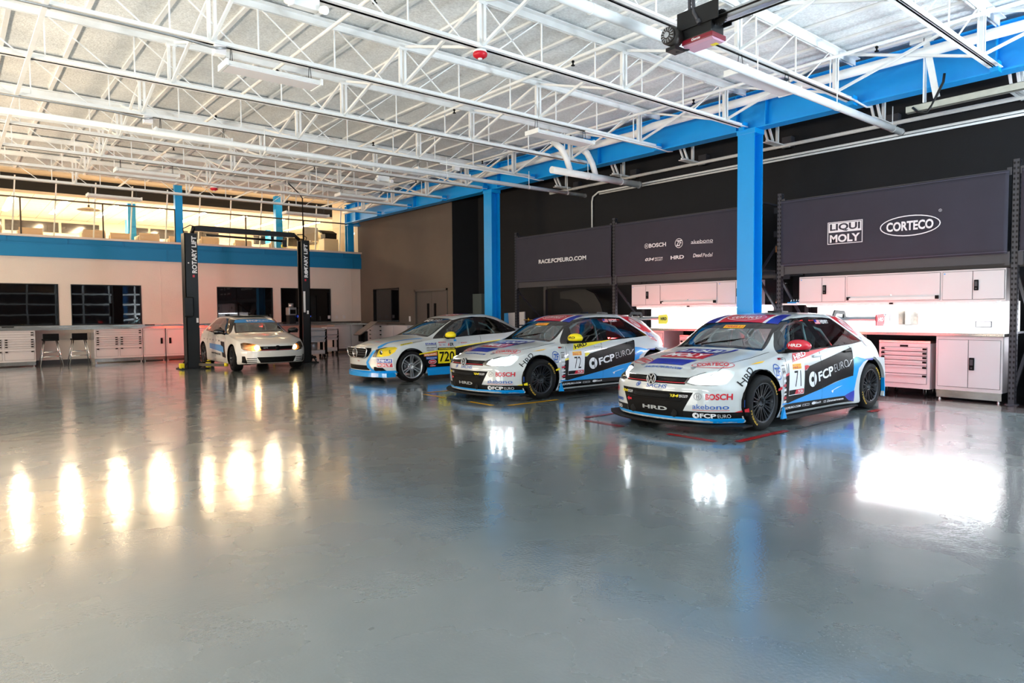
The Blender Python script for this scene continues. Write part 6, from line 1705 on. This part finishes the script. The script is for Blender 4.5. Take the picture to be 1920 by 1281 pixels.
YLENS = glass('yellow_lamp_cover', (1.0, 0.93, 0.04, 1), .05)
YIN = mat('yellow_lamp_inside', rgb(240, 205, 20), .15, .5, emit=(1, .82, .03, 1), estr=.2)
opts = dict(half=.90, side_trim=ST2, side_windows=SW2, ws_trim=WT2, ws=WS2, headlamp=[(.505, .525), (.535, .67), (.60, .712), (.74, .72), (.79, .70), (.80, .62), (.765, .545), (.68, .525)], bulbs=[(.62, .61, .05), (.72, .62, .04)], lamp_mat=CHROME, lamp_inside=YIN,
    nose_panels=[('lower_grille', [(-.42, .25), (.42, .25), (.44, .345), (-.44, .345)], BLACKP, -.004)] + [('fog_intake', [(s*.53, .235), (s*.75, .245), (s*.70, .325), (s*.54, .325)], BLACKP, -.004) for s in (-1, 1)],
    rim='six', rim_mat=RIMS, rim_r=.245, wheel_r=.315, arch=.36)
root, bvh, body = hatch('race_car', 'white and blue race sedan number 720 with yellow headlights and mirror', SEDAN, (7.33, 12.93, 0), R(-.5), None, opts)
cabin(root)
for hl in [o for o in bpy.data.objects if o.parent == root and o.name.startswith('headlight')]:
    hl.data.materials[0] = YLENS
hit = lambda y, z: bvh.ray_cast(Vector((-4, y, z)), Vector((1, 0, 0)))[0]
# grille: black field, chrome surround and bars, star
f = MB(); ring_ = [(-.40, .70), (.40, .70), (.44, .66), (.38, .53), (.28, .495), (-.28, .495), (-.38, .53), (-.44, .66)]
f.prism(ring_, 0, -.79, -.60)
g = f.build('grille', BLACKP, root)
f = MB(); P_ = [Vector((-.792, y, z)) for y, z in ring_]; f.tube(P_+[P_[0]], .011, 8)
f.build('grille_frame', CHROME, g)
f = MB()
for z, w in ((.56, .40), (.61, .42), (.655, .43)): f.bar((-.797, -w, z), (-.797, w, z), .010, .010)
f.build('grille_bars', DARKG, g)
f = MB(); c = Vector((-.83, 0, .595)); f.lathe([(.082, 0), (.088, .010), (.095, .010), (.098, 0), (.088, -.008)], c, (-1, 0, 0), 32, True)
for k in range(3):
    a = math.pi/2+2*math.pi*k/3; f.bar(c, c+Vector((-.004, .088*math.cos(a), .088*math.sin(a))), .018, .012, up=(1, 0, 0))
f.build('star_emblem', CHROME, g)
out = []
for k in range(21):
    y = -.82+1.64*k/20; out.append((-.80+.30*(abs(y)/.9)**2.4, y))
f = MB(); f.prism(out+[(-.35, .82), (-.35, -.82)], 2, .115, .20); f.build('front_lip', V_BLU, root)
for s in (-1, 1):
    f = MB(); f.b2((.37, s*.86, .10), (2.40, s*.90, .235), bev=.02); f.build('side_skirt', V_BLU, root)
    if s < 0: mirror(root, .92, .80, .93, s, V_YEL)
f = MB()
for x, z0, z1 in ((.60, .24, .86), (1.76, .24, .90)):
    P_ = [bvh.ray_cast(Vector((x, -4, z0+(z1-z0)*k/7)), Vector((0, 1, 0)))[0]+Vector((0, -.001, 0)) for k in range(8)]; f.tube(P_, .003, 5)
f.build('panel_gaps', TRIM, root)
f = MB(); h = bvh.ray_cast(Vector((1.58, -4, .80)), Vector((0, 1, 0)))[0]; f.box(h+Vector((0, -.012, .0)), (.20, .022, .032), bev=.01); f.build('door_handle', PAINT, root)
f = MB(); f.tube([(1.0, -.2, 1.2), (.95, -.2, 1.28)], .004, 5); f.build('antenna', BLACKP, root)
W = Wrap(bvh, 'side', -1, 'side_graphics'); P = shape_poly
W.add(P([(.16, .545), (.61, .60), (1.07, .655), (1.6, .715), (2.3, .78), (2.3, .24), (.36, .24), (.32, .30)]), V_BLK, 1)
W.add(P([(.16, .545), (.16, .568), (.61, .620), (1.07, .678), (1.6, .735), (2.3, .80), (2.3, .78), (1.6, .715), (1.07, .655), (.61, .60)]), V_YEL, 2)
W.add(P([(.35, .13), (.35, .268), (2.42, .268), (2.42, .13)]), V_BLU, 2)
W.add(P([(-.80, .12), (-.80, .24), (-.36, .25), (-.36, .12)]), V_BLU, 1)
W.add(shape_rect(.622, .34, 1.07, .672), V_YEL, 3); W.add(shape_rect(.622, .622, 1.07, .672), V_BLK, 4); W.add(shape_text('WWW.FCPEURO.COM', .846, .647, .40, .022, bold=.03), V_YEL, 5)
W.add(shape_text('720', .846, .48, .38, .215, bold=.02), V_BLK, 4)
W.add(P([(.275, .505), (.60, .510), (.60, .585), (.27, .555)]), V_ORG, 3); W.add(shape_text('blipshift', .435, .537, .28, .034, rot=.05), V_WHT, 4)
W.add(shape_rect(.325, .44, .60, .495), V_TXB, 3); W.add(shape_text('bimmerworld', .46, .468, .24, .024), V_WHT, 4)
W.add(shape_ellipse(.48, .385, .095, .046), V_RED, 3); W.add(shape_ring(.48, .385, .10, .05, .007), V_WHT, 4); W.add(shape_text('MOTUL', .49, .385, .13, .03, bold=.02), V_WHT, 4)
W.add(shape_rect(.42, .288, .565, .318), V_RED, 3); W.add(shape_text('redline', .49, .303, .12, .018), V_WHT, 4)
W.add(shape_text('STABLE', .465, .76, .26, .036, bold=.03), V_NAV, 3); W.add(shape_rect(.335, .724, .595, .735), V_GRY, 3)
W.add(shape_text('eEuroparts', .47, .677, .24, .030), V_BLK, 3); W.add(shape_rect(.345, .628, .53, .636), V_BLK, 3)
W.add(shape_text('amsoil', .0, .66, .22, .022, bold=-.01), V_GRY, 3)
W.add(shape_text('aisin', .745, .785, .19, .032), V_RED, 3); W.add(shape_text('TC', .69, .725, .06, .03, bold=.03), V_RED, 3); W.add(shape_text('TC', .79, .725, .06, .03), V_NAV, 3)
W.add(shape_text('A', .905, .732, .05, .068, bold=.03), V_RED, 3); W.add(shape_text('ER', .985, .732, .10, .068, bold=.03), V_BLK, 3)
W.add(shape_ring(1.17, .756, .02, .016, .004, 16), V_GRY, 3); W.add(shape_text('BOSCH', 1.30, .757, .16, .024, bold=.03), V_RED, 3)
W.add(shape_rect(1.045, .795, 1.115, .835), V_BLU, 3)
W.build(root, limit=lambda h: True)
W = Wrap(bvh, 'front', -1, 'nose_graphics')
W.add(shape_rect(-.9, .13, .9, .238), V_BLU, 1)
W.add(P([(-.505, .66), (-.55, .645), (-.485, .53), (-.40, .41), (-.47, .30), (-.58, .235), (-.48, .235), (-.36, .31), (-.335, .41), (-.42, .53), (-.46, .60)]), V_BLU, 2)
boxed_logo(W, lambda u, v: (-.715-u*.98+v*.05, .405+v+u*-.05), .205, .165, 2)
W.add(F_text('FCP', .13, 1.228, .22, .05, bold=.03), V_WHT, 3); W.add(F_text('EURO', -.17, 1.233, .27, .045, bold=-.01), V_WHT, 3); W.add(shape_ellipse(.285, 1.225, .03, .025), V_WHT, 3)
W.add(F_text('TC', -.05, .43, .10, .022, bold=.03), V_RED, 2)
W.build(root, limit=lambda h: h.x < 1.3)
W = Wrap(bvh, 'top', 1, 'top_graphics')
W.add(P([(-.60, -.545), (-.57, -.485), (-.35, -.45), (0, -.53), (.33, -.635), (.40, -.70), (.30, -.66), (0, -.58), (-.35, -.525), (-.52, -.56)]), V_BLU, 2)
W.add(mp(shape_rect(-.14, -.025, .14, .025), lambda u, v: (-.07+u, -.775-u*.02+v)), V_YEL, 2); W.add(mp(shape_text('DEUTSCH', 0, 0, .24, .03, bold=.03), lambda u, v: (-.07+u, -.775+v)), V_BLK, 3)
W.add(mp(shape_text('034motor', 0, 0, .23, .045), lambda u, v: (.19+u, -.785+v)), V_GRY, 3)
oval_logo(W, lambda u, v: (-.38+v*.9, -.14-u), .17, .06, 2, None, V_NAV, V_RED)
W.add(shape_rect(1.40, -.30, 1.70, .30), V_RED, 1); W.add(T_text('FCP', 1.54, 0, .5, .2, bold=.03), V_WHT, 2); W.add(shape_rect(1.72, -.30, 1.85, .30), V_NAV, 1)
W.build(root, limit=lambda h: h.x < .5 or h.x > 1.3)

# ---- parked white road hatchback in the lift
def up(l, d=.06): return [(a, b+d) for a, b in l]
HLW = mat('lit_warm_headlamp', (1, 1, 1, 1), .1, emit=(1.0, .66, .26, 1), estr=45.0)
AMB = mat('amber_headlamp_inside', rgb(214, 150, 80), .25, .5)
opts = dict(half=.915, side_trim=up(SIDE_TRIM), side_windows=[up(w) for w in SIDE_WIN], ws_trim=up(WS_TRIM), ws=[(-.62, .99), (-.3, 1.012), (.3, 1.012), (.62, .99), (.50, 1.30), (.3, 1.318), (-.3, 1.318), (-.50, 1.30)],
    headlamp=[(.40, .555), (.44, .655), (.56, .715), (.72, .742), (.79, .72), (.80, .60), (.76, .555), (.53, .515)], bulbs=[(.50, .61, .062)], lamp_mat=HLW, lamp_inside=AMB,
    nose_panels=[('upper_grille', [(-.43, .535), (.43, .535), (.45, .645), (-.45, .645)], BLACKP, -.004), ('lower_grille', [(-.42, .23), (.42, .23), (.50, .375), (-.50, .375)], BLACKP, -.004)] +
        [('fog_intake', [(s*.70, .215), (s*.80, .235), (s*.80, .40), (s*.745, .40)], BLACKP, -.004) for s in (-1, 1)] + [('air_slot', [(s*.50, z), (s*.71, z-.005), (s*.72, z+.018), (s*.50, z+.018)], BLACKP, -.003) for s in (-1, 1) for z in (.245, .29, .335)] + [('bumper_line', [(-.72, .185), (.72, .185), (.72, .200), (-.72, .200)], BLACKP, -.002)],
    rim='five', rim_mat=RIMB, rim_r=.235, wheel_r=.325, arch=.365, steer=R(-6), paint=paint_two_sided('white_road_paint', rgb(226, 222, 216)))
root, bvh, body = hatch('parked_car', 'plain white hatchback with glowing amber headlights parked in the lift', ROAD, (6.30, 17.46, 0), R(90-1.5), None, opts)
root.scale = (.96, .96, .96)
cabin(root, cage=False)
race_seat(root, 1.25, .36, .33); race_seat(root, 2.0, .36, .33); race_seat(root, 2.0, -.36, .33)
hit = lambda y, z: bvh.ray_cast(Vector((-4, y, z)), Vector((1, 0, 0)))[0]
p = hit(0, .60)+Vector((-.012, 0, 0))
f = MB(); f.lathe([(0, .012), (.055, .012), (.066, .0), (.066, -.03)], p, (-1, 0, .1), 28); f.build('badge', BLACKP, root)
f = MB(); f.tube([hit(y, .552)+Vector((-.006, 0, 0)) for y in [-.41+.82*k/20 for k in range(21)]], .004, 5); f.build('red_grille_line', V_RED, root)
for s in (-1, 1):
    mirror(root, .74, .86, 1.01, s, TRIM)
    f = MB(); f.b2((3.43, s*.42-.16, .84), (3.45, s*.42+.2, .95)); f.build('tail_light', TAILB, root)
    f = MB()
    for x in (3.16, 3.24, 3.31):
        h = bvh.ray_cast(Vector((x, s*4, .90)), Vector((0, -s, 0)))[0]
        f.box(h+Vector((0, s*.002, 0)), (.09, .012, .09))
    f.build('tail_light', TAILB, root)
f = MB(); f.b2((1.15, -.45, 1.418), (1.75, .45, 1.433), bev=.01); f.build('sunroof', TRIM, root)
f = MB()
for x, z0, z1 in ((.60, .28, .93), (1.50, .24, .97), (2.28, .66, .98)):
    P_ = [bvh.ray_cast(Vector((x, 4, z0+(z1-z0)*k/7)), Vector((0, -1, 0)))[0]+Vector((0, .001, 0)) for k in range(8)]; f.tube(P_, .003, 5)
f.build('panel_gaps', TRIM, root)
for x in (1.38, 2.18):
    f = MB(); h = bvh.ray_cast(Vector((x, 4, .86)), Vector((0, -1, 0)))[0]; f.box(h+Vector((0, .012, 0)), (.20, .022, .03), bev=.01); f.build('door_handle', MATS['white_road_paint'], root)
W = Wrap(bvh, 'side', 1, 'side_graphics')
W.add(P([(2.07, .665), (1.02, .645), (.735, .60), (.70, .44), (.87, .462), (2.04, .52)]), V_BLU, 2); W.add(P([(2.04, .505), (1.0, .445), (1.0, .465), (2.04, .525)]), V_WHT, 3)
W.add(P([(1.01, .745), (.655, .735), (.48, .32), (.82, .33)]), V_BLK, 1)
W.add(mp(shape_text('RACE.FCPEURO.COM', 0, 0, .86, .05, bold=.03), lambda u, v: (1.45-u, .40+v+u*-.02)), V_BLK, 2)
for k, t_ in enumerate(('AER', 'TC', 'HRD', 'BOSCH', 'ZF', 'FCP')):
    W.add(mp(shape_text(t_, 0, 0, .13 if len(t_) > 2 else .08, .03, bold=.03), lambda u, v, k=k: (1.17+.29*k-u, .755+.004*k+v)), V_BLK, 2)
W.build(root)
W = Wrap(bvh, 'front', -1, 'windscreen_strip')
W.add(P([(-.56, 1.235), (.56, 1.235), (.50, 1.305), (.3, 1.325), (-.3, 1.325), (-.50, 1.305)]), V_BLU, 1)
W.add(F_text('FCP', .03, 1.282, .24, .046, bold=.03), V_WHT, 2); W.add(F_text('EURO', -.24, 1.284, .26, .04, bold=-.01), V_WHT, 2); W.add(shape_ellipse(.20, 1.282, .032, .025), V_WHT, 2)
W.build(root, limit=lambda h: h.x < 1.35)
W = Wrap(bvh, 'front', -1, 'nose_lettering'); W.add(F_text('GTI', .30, .605, .10, .03, bold=.02), V_SIL, 1); W.build(root, limit=lambda h: h.x < 0)
